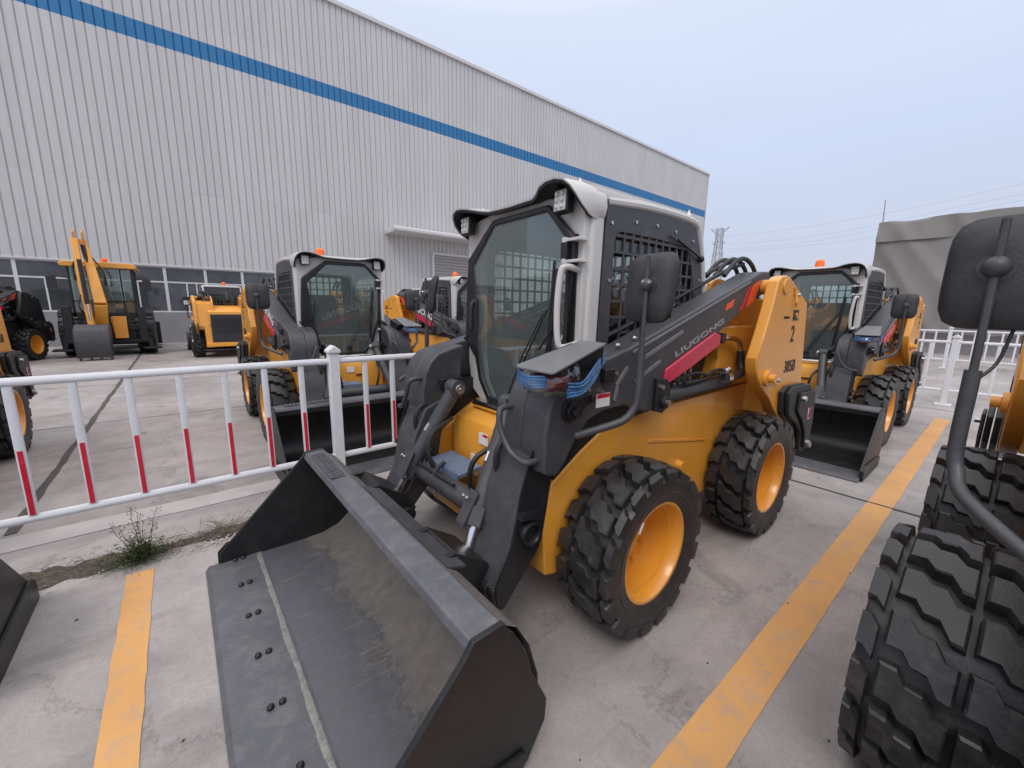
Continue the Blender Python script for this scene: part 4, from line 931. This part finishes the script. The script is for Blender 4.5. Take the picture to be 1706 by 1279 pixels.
    for a, b in zip(rows, rows[1:]):
        for k in range(len(rp)): m.f((a[k], a[(k + 1) % len(rp)], b[(k + 1) % len(rp)], b[k]))
    m.f(rows[-1]); m.f(rows[0][::-1]); m.build('roof', WHT, cb, 0, ang=40)
    sec = [(0, 1.495, 2.160, 2.186), (.19, 1.490, 2.163, 2.186), (.25, 1.462, 2.172, 2.188), (.31, 1.425, 2.186, 2.192), (.37, 1.412, 2.196, 2.194), (.43, 1.412, 2.197, 2.192), (.48, 1.420, 2.182, 2.182), (.510, 1.435, 2.155, 2.165), (.527, 1.460, 2.118, 2.13), (.532, 1.50, 2.078, 2.09), (.526, 1.56, 2.045, 2.06), (.516, 1.62, 2.03, 2.04)]
    full = [(-y, x, z, zb) for y, x, z, zb in sec[::-1]] + [q for q in sec[1:]]
    def shell(m, off, xo):
        R_ = []
        for i, (y, xf, zf, zb) in enumerate(full):
            n = Vector((-(y / .54) ** 5 * .9, -(1 - abs(y / .54) ** 4)))   # inward offset in (y, z)
            n = n.normalized() * off; xb = 1.68
            R_.append([m.v((xf + (xb - xf) * t_ + xo * (1 - t_), y + n.x, zf + (zb - zf) * t_ + n.y + .010 * sin(pi * t_) * (1 if off == 0 else 0))) for t_ in (0, .12, .5, 1)])
        for a, b in zip(R_, R_[1:]):
            for k in range(3): m.f((a[k], a[k + 1], b[k + 1], b[k]))
        return R_
    m = M(); A_ = shell(m, 0, 0); B_ = shell(m, .008, .002)
    for i in range(len(A_) - 1): m.f((A_[i][0], A_[i + 1][0], B_[i + 1][0], B_[i][0]))
    m.build('roof_visor', WHT, cb, 0, ang=60)
    m = M(); A_ = shell(m, .009, .004); B_ = shell(m, .022, .006)
    for i in range(len(A_) - 1): m.f((A_[i][0], A_[i + 1][0], B_[i + 1][0], B_[i][0]))
    m.prism([(1.56, -.44), (1.56, .44), (1.66, .44), (1.66, -.44)], 2.12, 2.134, 'z'); m.build('visor_lining', BLK, cb, 0, ang=60)
    for s_ in (-1, 1):
        m = M(s_ < 0); m.obox((1.500, .415, 2.110), (.05, .092, .112), (0, .08, 0)); m.cyl((1.53, .415, 2.15), .012, 0, .03, 'z', 8); wl2 = m.build('work_light', BLK, t, .010, seg=3)
        m = M(s_ < 0); m.obox((1.472, .415, 2.108), (.008, .074, .094), (0, .08, 0))
        for i in range(2):
            for j in range(3): m.ball((1.466, .397 + .036 * i, 2.079 + .029 * j), .012, 8)
        m.build('lens', LENS, wl2, .003)
    # door
    dpo = [(-.43, 1.94), (-.412, 1.66), (-.392, 1.41), (-.345, 1.275), (-.325, 1.13), (-.225, .995), (.0, .985), (.225, .995), (.325, 1.13), (.345, 1.275), (.450, 1.385), (.435, 1.66), (.415, 1.91), (.175, 2.115), (-.255, 2.12)]
    dpi = [(-.385, 1.90), (-.370, 1.66), (-.350, 1.43), (-.300, 1.295), (-.280, 1.15), (-.200, 1.040), (.0, 1.030), (.200, 1.040), (.275, 1.15), (.285, 1.30), (.300, 1.42), (.315, 1.66), (.345, 1.86), (.150, 2.065), (-.235, 2.07)]
    dpo = [(a_ * (1.10 if b_ > 1.2 else 1.04), b_) for a_, b_ in dpo]; dpi = [(a_ * (1.17 if b_ > 1.2 else 1.10), b_ + (.015 if b_ > 2 else 0)) for a_, b_ in dpi]
    m = M(); m.ring(dpo, dpi, 1.520, 1.553, 'x'); dr = m.build('front_door', BLK, t, .008, seg=3)
    m = M(); m.prism([(a * 1.02, b) for a, b in dpi], 1.528, 1.534, 'x'); m.build('door_glass', GLS, dr)
    m = M(); m.tube([(1.513, .365, 1.64), (1.49, .367, 1.625), (1.485, .372, 1.55), (1.49, .378, 1.47), (1.513, .380, 1.455)], .014, 8, smoothpath=3); m.prism([(.345, 1.66), (.352, 1.43), (.405, 1.43), (.395, 1.66)], 1.505, 1.520, 'x'); m.build('door_handle', PLS, dr, .005)
    m = M(); m.tube([(1.49, -.05, 1.10), (1.485, -.17, 1.33), (1.50, -.32, 1.60)], .006, 6); m.tube([(1.49, -.02, 1.10), (1.485, -.14, 1.33), (1.50, -.29, 1.58)], .005, 6)
    m.tube([(1.51, -.30, 1.20), (1.512, -.35, 1.84)], .008, 6); m.tube([(1.517, -.31, 1.22), (1.517, -.365, 1.80)], .010, 4); m.tube([(1.50, -.26, 1.38), (1.51, -.35, 1.50)], .006, 6); m.obox((1.50, -.035, 1.08), (.04, .05, .05)); m.build('wiper', BLK, dr, .002)
    m = M(); m.cyl((1.50, -.11, 1.035), .010, -.02, .02, 'x', 8); m.cyl((1.50, .0, 1.035), .010, -.02, .02, 'x', 8); m.build('wiper_bolts', STL, dr)
    for z in (1.93, 1.83, 1.31):
        m = M(); m.obox((1.535, -.465, z), (.07, .11, .014)); m.cyl((1.508, -.425, z), .018, -.012, .012, 'z', 10); m.build('door_hinge', WHT, dr, .002)
    m = M(); m.box(1.545, 1.5535, -.468, -.432, 1.12, 1.96); m.build('hinge_shade_strip', BLK, dr)  # black strip standing in for the dark gap and hinge shadow beside the pillar
    m = M(); m.box(1.495, 1.535, -.445, -.405, 1.838, 1.922); m.build('hinge_block', BLK, dr, .004)
    m = M(); m.tube([(1.512, -.440, 1.32), (1.512, -.446, 1.83)], .010, 8); m.build('hinge_rod', BLK, dr)
    m = M(); m.tube([(1.56, -.475, 1.79), (1.47, -.475, 1.80), (1.445, -.462, 1.77), (1.44, -.45, 1.60), (1.445, -.458, 1.44), (1.47, -.475, 1.415), (1.56, -.475, 1.43)], .0155, 12, smoothpath=4); m.build('grab_handle', WHT, t)
    m = M(); m.prism([(1.485, .948), (1.462, .985), (1.485, 1.005), (1.554, 1.0), (1.554, .945)], -.34, .34); m.build('cab_sill', CHR, cb, .012, seg=3)
    m = M(); m.box(1.56, 1.60, -.40, .40, .90, .96); m.build('sill_seal', BLK, cb)
    # cab rear: screen and glass, floor, seat, levers
    m = M(); ro = [(-.49, 1.06), (.49, 1.06), (.47, 2.12), (-.47, 2.12)]; ri = [(-.36, 1.32), (.36, 1.32), (.34, 2.00), (-.34, 2.00)]; m.ring(ro, ri, 2.70, 2.715, 'x')
    for i in range(7): y = -.27 + i * .09; m.box(2.702, 2.713, y - .008, y + .008, 1.32, 2.0)
    for j in range(6): z = 1.42 + j * .1; m.box(2.703, 2.712, -.35, .35, z, z + .014)
    m.build('rear_screen', GRY, cb)
    m = M(); m.box(2.68, 2.684, -.36, .36, 1.32, 2.0); m.build('rear_window', GLD, cb)
    m = M(); m.box(1.60, 2.70, -.46, .46, 1.0, 1.04); m.box(2.66, 2.70, -.46, .46, 1.04, 1.30); m.build('cab_floor', BLK, cb)
    m = M(); m.box(1.62, 2.68, -.46, .46, 2.06, 2.12); m.build('headliner', SEAT, cb)
    m = M(); m.prism([(2.08, 1.28), (2.12, 1.36), (2.46, 1.34), (2.52, 1.26), (2.50, 1.05), (2.14, 1.05)], -.23, .23); m.prism([(2.44, 1.32), (2.54, 1.36), (2.62, 1.72), (2.58, 1.76), (2.50, 1.72)], -.20, .20); m.build('seat', SEAT, cb, .03, seg=3)
    for s_ in (-1, 1):
        m = M(s_ < 0); m.box(2.02, 2.50, .28, .42, 1.05, 1.36); m.build('armrest', PLS, cb, .02); m = M(s_ < 0); m.tube([(2.05, .33, 1.34), (2.0, .33, 1.46), (1.98, .32, 1.52)], [.012, .022], 8); m.build('joystick', SEAT, cb)
    m = M(); m.obox((1.70, .30, 1.42), (.03, .16, .20), (0, 0, .4)); m.build('display_panel', PLS, cb, .01)
    m = M(); m.box(1.66, 1.672, -.42, -.33, 1.40, 1.47); m.build('yellow_notice', YEL, cb)
    # chrome and rubber pipe by the engine box
    m = M(); m.prism([(2.78, 1.07), (2.85, 1.28), (2.80, 1.46), (2.86, 1.50), (3.40, 1.50), (3.40, 1.07)], -.625, -.46); m.build('side_tank', YEL, t, .012)
    m = M(); m.tube([(2.74, -.67, 1.43), (2.90, -.67, 1.425), (3.02, -.67, 1.40), (3.06, -.67, 1.35), (3.07, -.67, 1.31)], .018, 12, smoothpath=3); m.build('chrome_pipe', CHR, t)
    m = M(); m.tube([(3.07, -.67, 1.33), (3.075, -.675, 1.24), (3.04, -.70, 1.185), (2.95, -.72, 1.175), (2.70, -.735, 1.185)], .026, 12, smoothpath=4); m.cyl((2.74, -.67, 1.43), .034, -.02, .02, 'y', 12); hose(m, [(2.80, -.66, 1.19), (2.60, -.67, 1.20), (2.42, -.68, 1.23), (2.20, -.66, 1.20)], .010); hose(m, [(2.95, -.66, 1.20), (2.7, -.67, 1.22), (2.55, -.67, 1.18), (2.3, -.68, 1.18)], .012); m.build('rubber_pipe', HOSE, t)
    m = M(); m.tube([(2.76, -.733, 1.18), (2.70, -.735, 1.183)], .036, 12); m.tube([(2.74, -.735, 1.235), (2.68, -.735, 1.225)], .018, 10); m.build('pipe_clamp', CHR, t)
    m = M(); m.box(2.70, 3.02, -.50, -.42, 1.48, 1.53); m.build('hood_seal', BLK, t)
    # yellow marker on the roof and small aerials
    m = M()
    for x, y in ((1.60, -.42), (1.60, .40), (2.6, -.45)): m.lathe([(.016, 0), (.007, .02), (.003, .035), (0, .036)], (x, y, 2.197), 'z', 8)
    m.build('roof_bolts', LAB, cb)
    # mirrors
    for s_ in (-1, 1):
        m = M(s_ < 0); y0 = .905
        rows = []
        for dx, sy, sz in ((.035, .100, .128), (.020, .112, .140), (.0, .108, .136), (-.018, .085, .108), (-.030, .04, .055)):
            row = []
            for k in range(32):
                a = 2 * pi * k / 32; cx_, cz_ = cos(a), sin(a); e_ = 5.0
                q = (abs(cx_) ** e_ + abs(cz_) ** e_) ** (-1 / e_); row.append(m.v((1.500 + dx + .02 * (cz_ * q * sz) / .14, y0 + cx_ * q * sy, 1.690 + cz_ * q * sz)))
            rows.append(row)
        for a, b in zip(rows, rows[1:]):
            for k in range(32): m.f((a[k], a[(k + 1) % 32], b[(k + 1) % 32], b[k]))
        m.f(rows[0]); m.f(rows[-1][::-1]); mi = m.build('mirror', PLS, t, ang=45)
        m = M(s_ < 0); m.obox((1.5365, y0, 1.690), (.002, .18, .235), (0, 0, 0)); m.build('mirror_glass', MIRR, mi, .0)
        yy = .925
        m = M(s_ < 0); m.ball((1.455, yy, 1.700), .026, 14); m.cyl((1.478, yy, 1.70), .034, -.012, .010, 'x', 16); m.tube([(1.455, yy, 1.81), (1.455, yy, 1.42)], .0085, 10); m.tube([(1.455, yy, 1.45), (1.450, yy, 1.25), (1.435, yy - .01, 1.19), (1.39, yy - .03, 1.145), (1.30, yy - .11, 1.10), (1.26, .765, 1.075)], .0165, 12, smoothpath=4)
        m.build('mirror_arm', GRY, mi)
        m = M(s_ < 0); m.cyl((1.438, yy, 1.712), .006, -.012, .0, 'x', 8); m.cyl((1.438, yy - .028 + .056, 1.708), .006, -.012, .0, 'x', 8); m.build('clamp_bolt', STL, mi)
        m = M(s_ < 0); hose(m, [(1.455, yy - .01, 1.43), (1.49, yy - .035, 1.47), (1.505, yy - .05, 1.56), (1.50, yy - .06, 1.60)], .004); m.build('mirror_cable', HOSE, mi)
    return t

def beacon(parent, x=2.05, y=.10):
    m = M(); m.cyl((x, y, 0), .045, 2.196, 2.225, 'z', 18); b = m.build('beacon', BLK, parent, .003)
    m = M(); m.lathe([(.052, 2.225), (.055, 2.25), (.050, 2.30), (.030, 2.322), (0, 2.326)], (x, y, 0), 'z', 20); m.build('beacon_lens', ORG, b)

def kids(o): return [c for c in bpy.data.objects if c.parent == o]
def copy_tree(o, parent=None, skip=()):
    c = o.copy(); COL.objects.link(c)
    if parent: c.parent = parent
    for ch in kids(o):
        if ch.name.split('.')[0] in skip: continue
        copy_tree(ch, c, skip)
    return c

G = 'skid steer loaders parked about the yard'
main = loader()
SMALL = ('edge_bolt', 'screen_bolt', 'guard_bolt', 'hose_union', 'arm_bolt', 'sensor_rod', 'clamp_bolt', 'wiper_bolts', 'roof_bolts', 'weld_bead', 'tie_down', 'label_red_band', 'side_pressing', 'joystick', 'armrest', 'tube_pipe', 'bracket_bolt', 'yellow_notice')
def place(loc, rz, lab, skip=SMALL, bc=True):
    o = copy_tree(main, None, skip)
    for c in kids(o):
        if c.name.split('.')[0] == 'bucket': c.material_slots[0].link = 'OBJECT'; c.material_slots[0].material = BKS
    o.location = loc; o.rotation_euler = (0, 0, rz); tag(o, lab, 'loader', G)
    if bc: beacon(o)
    return o
lt = place((1.62, 6.18, 0), rad(90), 'skid steer loader facing the fence, its bucket seen through the white pickets')
rt_ = place((2.45 + 4.92, 1.87 - .135, 0), 0, 'skid steer loader parked directly behind the front one, near the grey tarpaulin store')
lg = place((4.62, 7.9, 0), rad(98), 'skid steer loader with white arm lettering, seen just left of the front cab')
fl = place((-2.32, 5.75, 0), rad(90), 'skid steer loader cut by the left edge, its rear wheel behind the fence', bc=False)
ds = place((1.25, 16.5, 0), rad(-90), 'distant skid steer loader turned away, its dark rear door towards us')
far_r = place((6.6, 12.6, 0), rad(95), 'skid steer loader mostly hidden behind the one with white lettering')
far_l = place((-4.15, 16.6, 0), rad(72), 'far dark skid steer loader at the left edge beside the backhoe')
near = place((2.45 + .20, -.875, 0), 0, 'nearest skid steer loader at the right edge, its big tyres and mirror filling the corner', skip=SMALL, bc=False)
main.location = (2.45, 1.87, 0)
tag(main, 'large front skid steer loader in the centre, number 2, with its muddy bucket towards us', 'loader', G)
WIDE = None
for c in kids(near):      # the near machine has wider tyres on wheel spacers and no step plate
    n_ = c.name.split('.')[0]
    if n_ == 'wheel':
        c.location.y *= 1.035
        for g in kids(c):
            if g.name.startswith('tyre'):
                if WIDE is None: WIDE = make_tyre(True).build('tyre', RUB, None, ang=28).data; bpy.data.objects.remove([o for o in bpy.data.objects if o.data == WIDE][0])
                g.data = WIDE
    if n_ == 'mirror' and c.data.vertices[0].co.y > 0: c.location = (-.12, .0, .015)
for c in kids(main):      # right-hand mirror folded forward, edge towards us
    if c.name.startswith('mirror') and c.data.vertices[0].co.y > 0:
        px, py = 1.455 - OX, .925; a = rad(-30); c.rotation_euler = (0, 0, a)
        c.location = (px - (cos(a) * px - sin(a) * py), py - (sin(a) * px + cos(a) * py), 0)

def recolour(o, a, b_):
    for c in kids(o):
        for sl in (c.material_slots if c.data else ()):
            if sl.material == a: sl.link = 'OBJECT'; sl.material = b_
        recolour(c, a, b_)
recolour(far_l, YEL, BLK)      # the machine at the far left is a dark one

# bucket of the machine parked left of the line (opening towards the fence)
bt = empty('loader_bucket', (0, 0, 0))
src = [c for c in kids(main) if c.name.split('.')[0] == 'bucket'][0]
b2 = copy_tree(src, bt, ('edge_bolt', 'weld_bead', 'grip_pad'))
b2.location = (0, 0, 0)
bt.location = (-1.765, 3.21 - 2.45, 0); bt.rotation_euler = (0, 0, rad(-90))
tag(bt, 'dark loader bucket corner resting on the concrete at the left edge', 'bucket')

for c in kids(main):      # white sticker on the nearest front tyre
    if c.name == 'wheel':
        m = MB(); m.obox((-.185, -.1545, .205), (.012, .003, .055), (0, .55, 0)); o_ = m.build('tyre_sticker', LAB, c); o_.rotation_euler = (0, -c.rotation_euler.y, 0)
# ------------------------------------------------------------------ backhoe loader
def backhoe():
    t = empty('backhoe_loader', (-1.62, 17.6, 0))   # local: rear (boom) towards -Y
    def B(): return MB()
    for s_ in (-1, 1):
        m = MB(0, s_ < 0)
        prof = [(.33, .0), (.36, -.02), (.55, -.03), (.66, 0), (.68, .06), (.68, .36), (.66, .42), (.55, .45), (.36, .44), (.33, .42)]
        bm_ = MB(0, False); bm_.lathe(prof, (.62 if s_ > 0 else -1.04, .55, .68), 'x', 36)
        for k in range(22):
            for q in (0, 1):
                a = 2 * pi * (k + q * .5) / 22; bm_.obox(((.62 if s_ > 0 else -1.04) + .11 + .2 * q, .55 + .69 * cos(a), .68 + .69 * sin(a)), (.22, .06, .05), (a - pi / 2, 0, 0))
        ty = bm_.build('rear_tyre', RUB, t)
        m = B(); m.lathe([(.34, 0), (.30, .05), (.25, .15), (.1, .12), (0, .12)], ((.66 if s_ > 0 else -1.0), .55, .68), 'x', 28); m.build('rim', YELD, ty)
        m = B(); m.lathe([(.20, 0), (.32, -.01), (.42, .03), (.43, .25), (.32, .29), (.2, .28)], (.60 if s_ > 0 else -.88, 2.75, .43), 'x', 28); m.build('front_tyre', RUB, t)
        m = MB(0, False); m.prism([(.1, .30), (.1, 1.30), (.45, 1.42), (1.05, 1.38), (1.25, 1.0), (1.15, .95), (.9, 1.22), (.3, 1.22), (.3, .30)], .60 if s_ > 0 else -1.05, 1.05 if s_ > 0 else -.60, 'x'); m.build('fender', BLK, t, .01)
        x = s_ * .80       # stabiliser leg
        m = B(); m.obox((x, -.25, .95), (.20, .18, 1.05)); m.obox((s_ * .98, -.27, .22), (.42, .42, .06)); m.obox((s_ * .9, -.25, .5), (.12, .12, .6), (0, s_ * -.2, 0)); m.build('stabiliser', BLK, t, .01)
        m = B(); m.obox((s_ * 1.02, -.05, 2.15), (.20, .05, .34)); m.tube([(s_ * .70, .1, 2.3), (s_ * 1.02, -.03, 2.34), (s_ * 1.02, -.03, 2.15)], .018, 6); m.build('mirror', PLS, t, .01)
        m = B(); m.obox((s_ * .5, -.02, 2.66), (.16, .08, .11)); wl = m.build('work_light', PLS, t, .01); m = B(); m.obox((s_ * .5, -.063, 2.66), (.13, .006, .08)); m.build('lens', LENS, wl)
    m = B(); m.box(-.62, .62, -.1, 3.1, .45, 1.05); m.build('chassis', BLK, t, .02)
    m = B(); m.prism([(1.75, 1.05), (1.75, 1.62), (3.0, 1.45), (3.15, 1.1), (3.15, .7), (1.75, .7)], -.42, .42, 'x'); m.build('bonnet', BLK, t, .03)
    cf = B()
    for x in (-.70, .66):
        for y in (.05, .85, 1.65): cf.box(x, x + .05, y, y + .06, 1.0, 2.62)
    cf.box(-.70, .71, .05, .10, 1.0, 1.30); cf.box(-.70, .71, 1.66, 1.71, 1.0, 1.6); cf.box(-.45, -.41, .05, .1, 1.3, 2.6); cf.box(.41, .45, .05, .1, 1.3, 2.6); cf.box(-.70, .71, .05, .1, 1.62, 1.66)
    c_ = cf.build('cab', BLK, t, .006)
    m = B(); m.box(-.66, .66, .075, .08, 1.3, 2.6); m.build('rear_window', GLS, c_)
    for x in (-.685, .685): m = B(); m.box(x, x + .004, .1, 1.66, 1.1, 2.6); m.build('side_window', GLS, c_)
    m = B(); m.box(-.64, .64, 1.68, 1.684, 1.6, 2.6); m.build('front_window', GLS, c_)
    m = B(); m.prism([(-.80, 2.62), (-.84, 2.70), (-.74, 2.78), (.74, 2.78), (.84, 2.70), (.80, 2.62)], -.08, 1.82, 'y'); m.build('roof', YEL, c_, .02)
    m = B(); m.box(-.22, .22, .55, .95, 1.2, 1.65); m.box(-.2, .2, .85, .97, 1.6, 2.15); m.build('seat', SEAT, c_, .03)
    m = B(); m.cyl((.10, .35, 0), .06, 2.78, 2.83, 'z', 14); m.lathe([(.07, 2.83), (.07, 2.90), (.03, 2.95), (0, 2.95)], (.10, .35, 0), 'z', 14); m.build('beacon', ORG, t)
    m = B(); m.box(-1.12, 1.12, 3.75, 4.0, .05, .1); m.prism([(3.4, .9), (3.45, .2), (3.55, .06), (4.0, .05), (3.95, .1), (3.6, .14), (3.55, .9)], -1.12, 1.12, 'x'); m.build('front_bucket', BLK, t, .01)
    # slide frame and swing post
    m = B(); m.box(-1.0, 1.0, -.25, -.12, .78, .95); m.box(-1.0, 1.0, -.25, -.12, .38, .50); m.box(-.42, .12, -.42, -.2, .45, 1.0); m.build('slide_frame', BLK, t, .01)
    m = B(); X_ = .02
    m.box(X_ - .35, X_ + .02, -.72, -.36, .50, .62); m.box(X_ - .35, X_ + .02, -.72, -.36, .92, 1.04); m.box(X_ - .28, X_ - .05, -.62, -.36, .62, .92); m.build('swing_post', YEL, t, .01)
    m = B(); m.prism([(-.42, .70), (-.52, 1.15), (-.48, 1.18), (-.30, 1.10), (-.2, .75)], .12, .42, 'x'); m.box(.16, .46, -.60, -.56, .55, 1.2); m.build('control_guard', YEL, t, .01)
    # boom goes up and slightly left, dipper folds back down towards the bucket
    m = B()
    def beam(m, a, b, wa, wb, ta, tb):
        a, b = Vector(a), Vector(b); d = (b - a).normalized(); n = Vector((0, -d.z, d.y)); A = []
        for p, w_, h in ((a, wa, ta), (b, wb, tb)): A.append([m.v(p + Vector((sx * w_, 0, 0)) + n * (sn * h)) for sx, sn in ((-1, -1), (1, -1), (1, 1), (-1, 1))])
        m.f(A[0][::-1]); m.f(A[1]); 
        for i in range(4): m.f((A[0][i], A[0][(i + 1) % 4], A[1][(i + 1) % 4], A[1][i]))
    beam(m, (-.10, -.60, .70), (.0, -.90, 1.55), .14, .13, .10, .13); beam(m, (.0, -.90, 1.55), (-.12, -.55, 2.6), .13, .10, .13, .10); beam(m, (-.12, -.55, 2.6), (-.22, -.35, 3.35), .10, .08, .10, .07)
    m.build('boom', YEL, t, .012)
    m = B(); beam(m, (-.36, -.55, 3.35), (-.32, -.85, 2.1), .07, .075, .07, .09); beam(m, (-.32, -.85, 2.1), (-.24, -1.08, .92), .075, .07, .09, .07); m.build('dipper', YEL, t, .012)
    m = B(); 
    for x in (-.37, -.19): m.obox((x, -.42, 3.45), (.03, .34, .30), (.4, 0, 0))
    m.build('boom_head', YEL, t, .006)
    m = B(); m.tube([(-.27, -1.10, 2.75), (-.24, -1.22, 1.55)], .05, 12); hc = m.build('bucket_cylinder', BLK, t); m = B(); m.tube([(-.24, -1.22, 1.55), (-.22, -1.26, 1.1)], .028, 10); m.build('piston_rod', CHR, hc)
    m = B(); m.tube([(-.08, -.72, 1.9), (-.22, -.48, 3.2)], .05, 12); hc = m.build('dipper_cylinder', BLK, t)
    m = B()
    for k in range(3):
        hose(m, [(-.42 - .02 * k, -.7, 2.2), (-.46, -.72, 2.5 + .05 * k), (-.40, -.60, 2.8), (-.34, -.55, 3.1)], .016); hose(m, [(.12 + .02 * k, -.66, 2.1), (.14, -.70, 2.4 + .05 * k), (.02, -.55, 2.7), (-.14, -.5, 3.0)], .016)
        hose(m, [(-.36, -1.0, 1.2 + .05 * k), (-.42, -1.1, 1.5), (-.36, -1.05, 1.8)], .014)
    m.build('boom_hose', HOSE, t)
    m = B(); P = [(-1.02, .96), (-1.34, .95), (-1.55, .80), (-1.64, .55), (-1.62, .30), (-1.52, .05), (-1.49, .07), (-1.57, .32), (-1.58, .55), (-1.50, .76), (-1.32, .90), (-1.02, .92)]
    P = [(y, z + .03) for y, z in P]; m.prism(P, -.56, .12, 'x'); m.prism([(-1.02, .95), (-1.34, .94), (-1.55, .80), (-1.63, .55), (-1.6, .30), (-1.51, .06), (-1.25, .35), (-1.05, .60)], -.58, -.56, 'x'); m.prism([(-1.02, .95), (-1.34, .94), (-1.55, .80), (-1.63, .55), (-1.6, .30), (-1.51, .06), (-1.25, .35), (-1.05, .60)], .12, .14, 'x')
    bk = m.build('digging_bucket', GRY, t, .006)
    for k in range(4):
        m = B(); x = -.54 + k * .205; m.prism([(-1.55, .14), (-1.49, .14), (-1.46, -.07), (-1.50, -.06)], x, x + .055, 'x'); m.build('tooth', GRY, bk)
    tag(t, 'yellow and black backhoe loader with its boom folded up and toothed bucket hanging down', 'backhoe')
backhoe()
# loose bits: stick of reflective tape marker on tyre, small chips on the concrete
m = MB(); r = random.Random(21)
for i in range(90):
    x, y = r.uniform(-1, 6), r.uniform(.2, 3.4)
    s_ = r.uniform(.003, .011); m.obox((x, y, s_ * .3), (s_, s_ * .7, s_ * .6), (r.random(), r.random(), r.random() * 3))
tag(m.build('stone_chips', STP), 'tiny dark stone chips scattered over the concrete', 'stone chips', None, 'stuff')
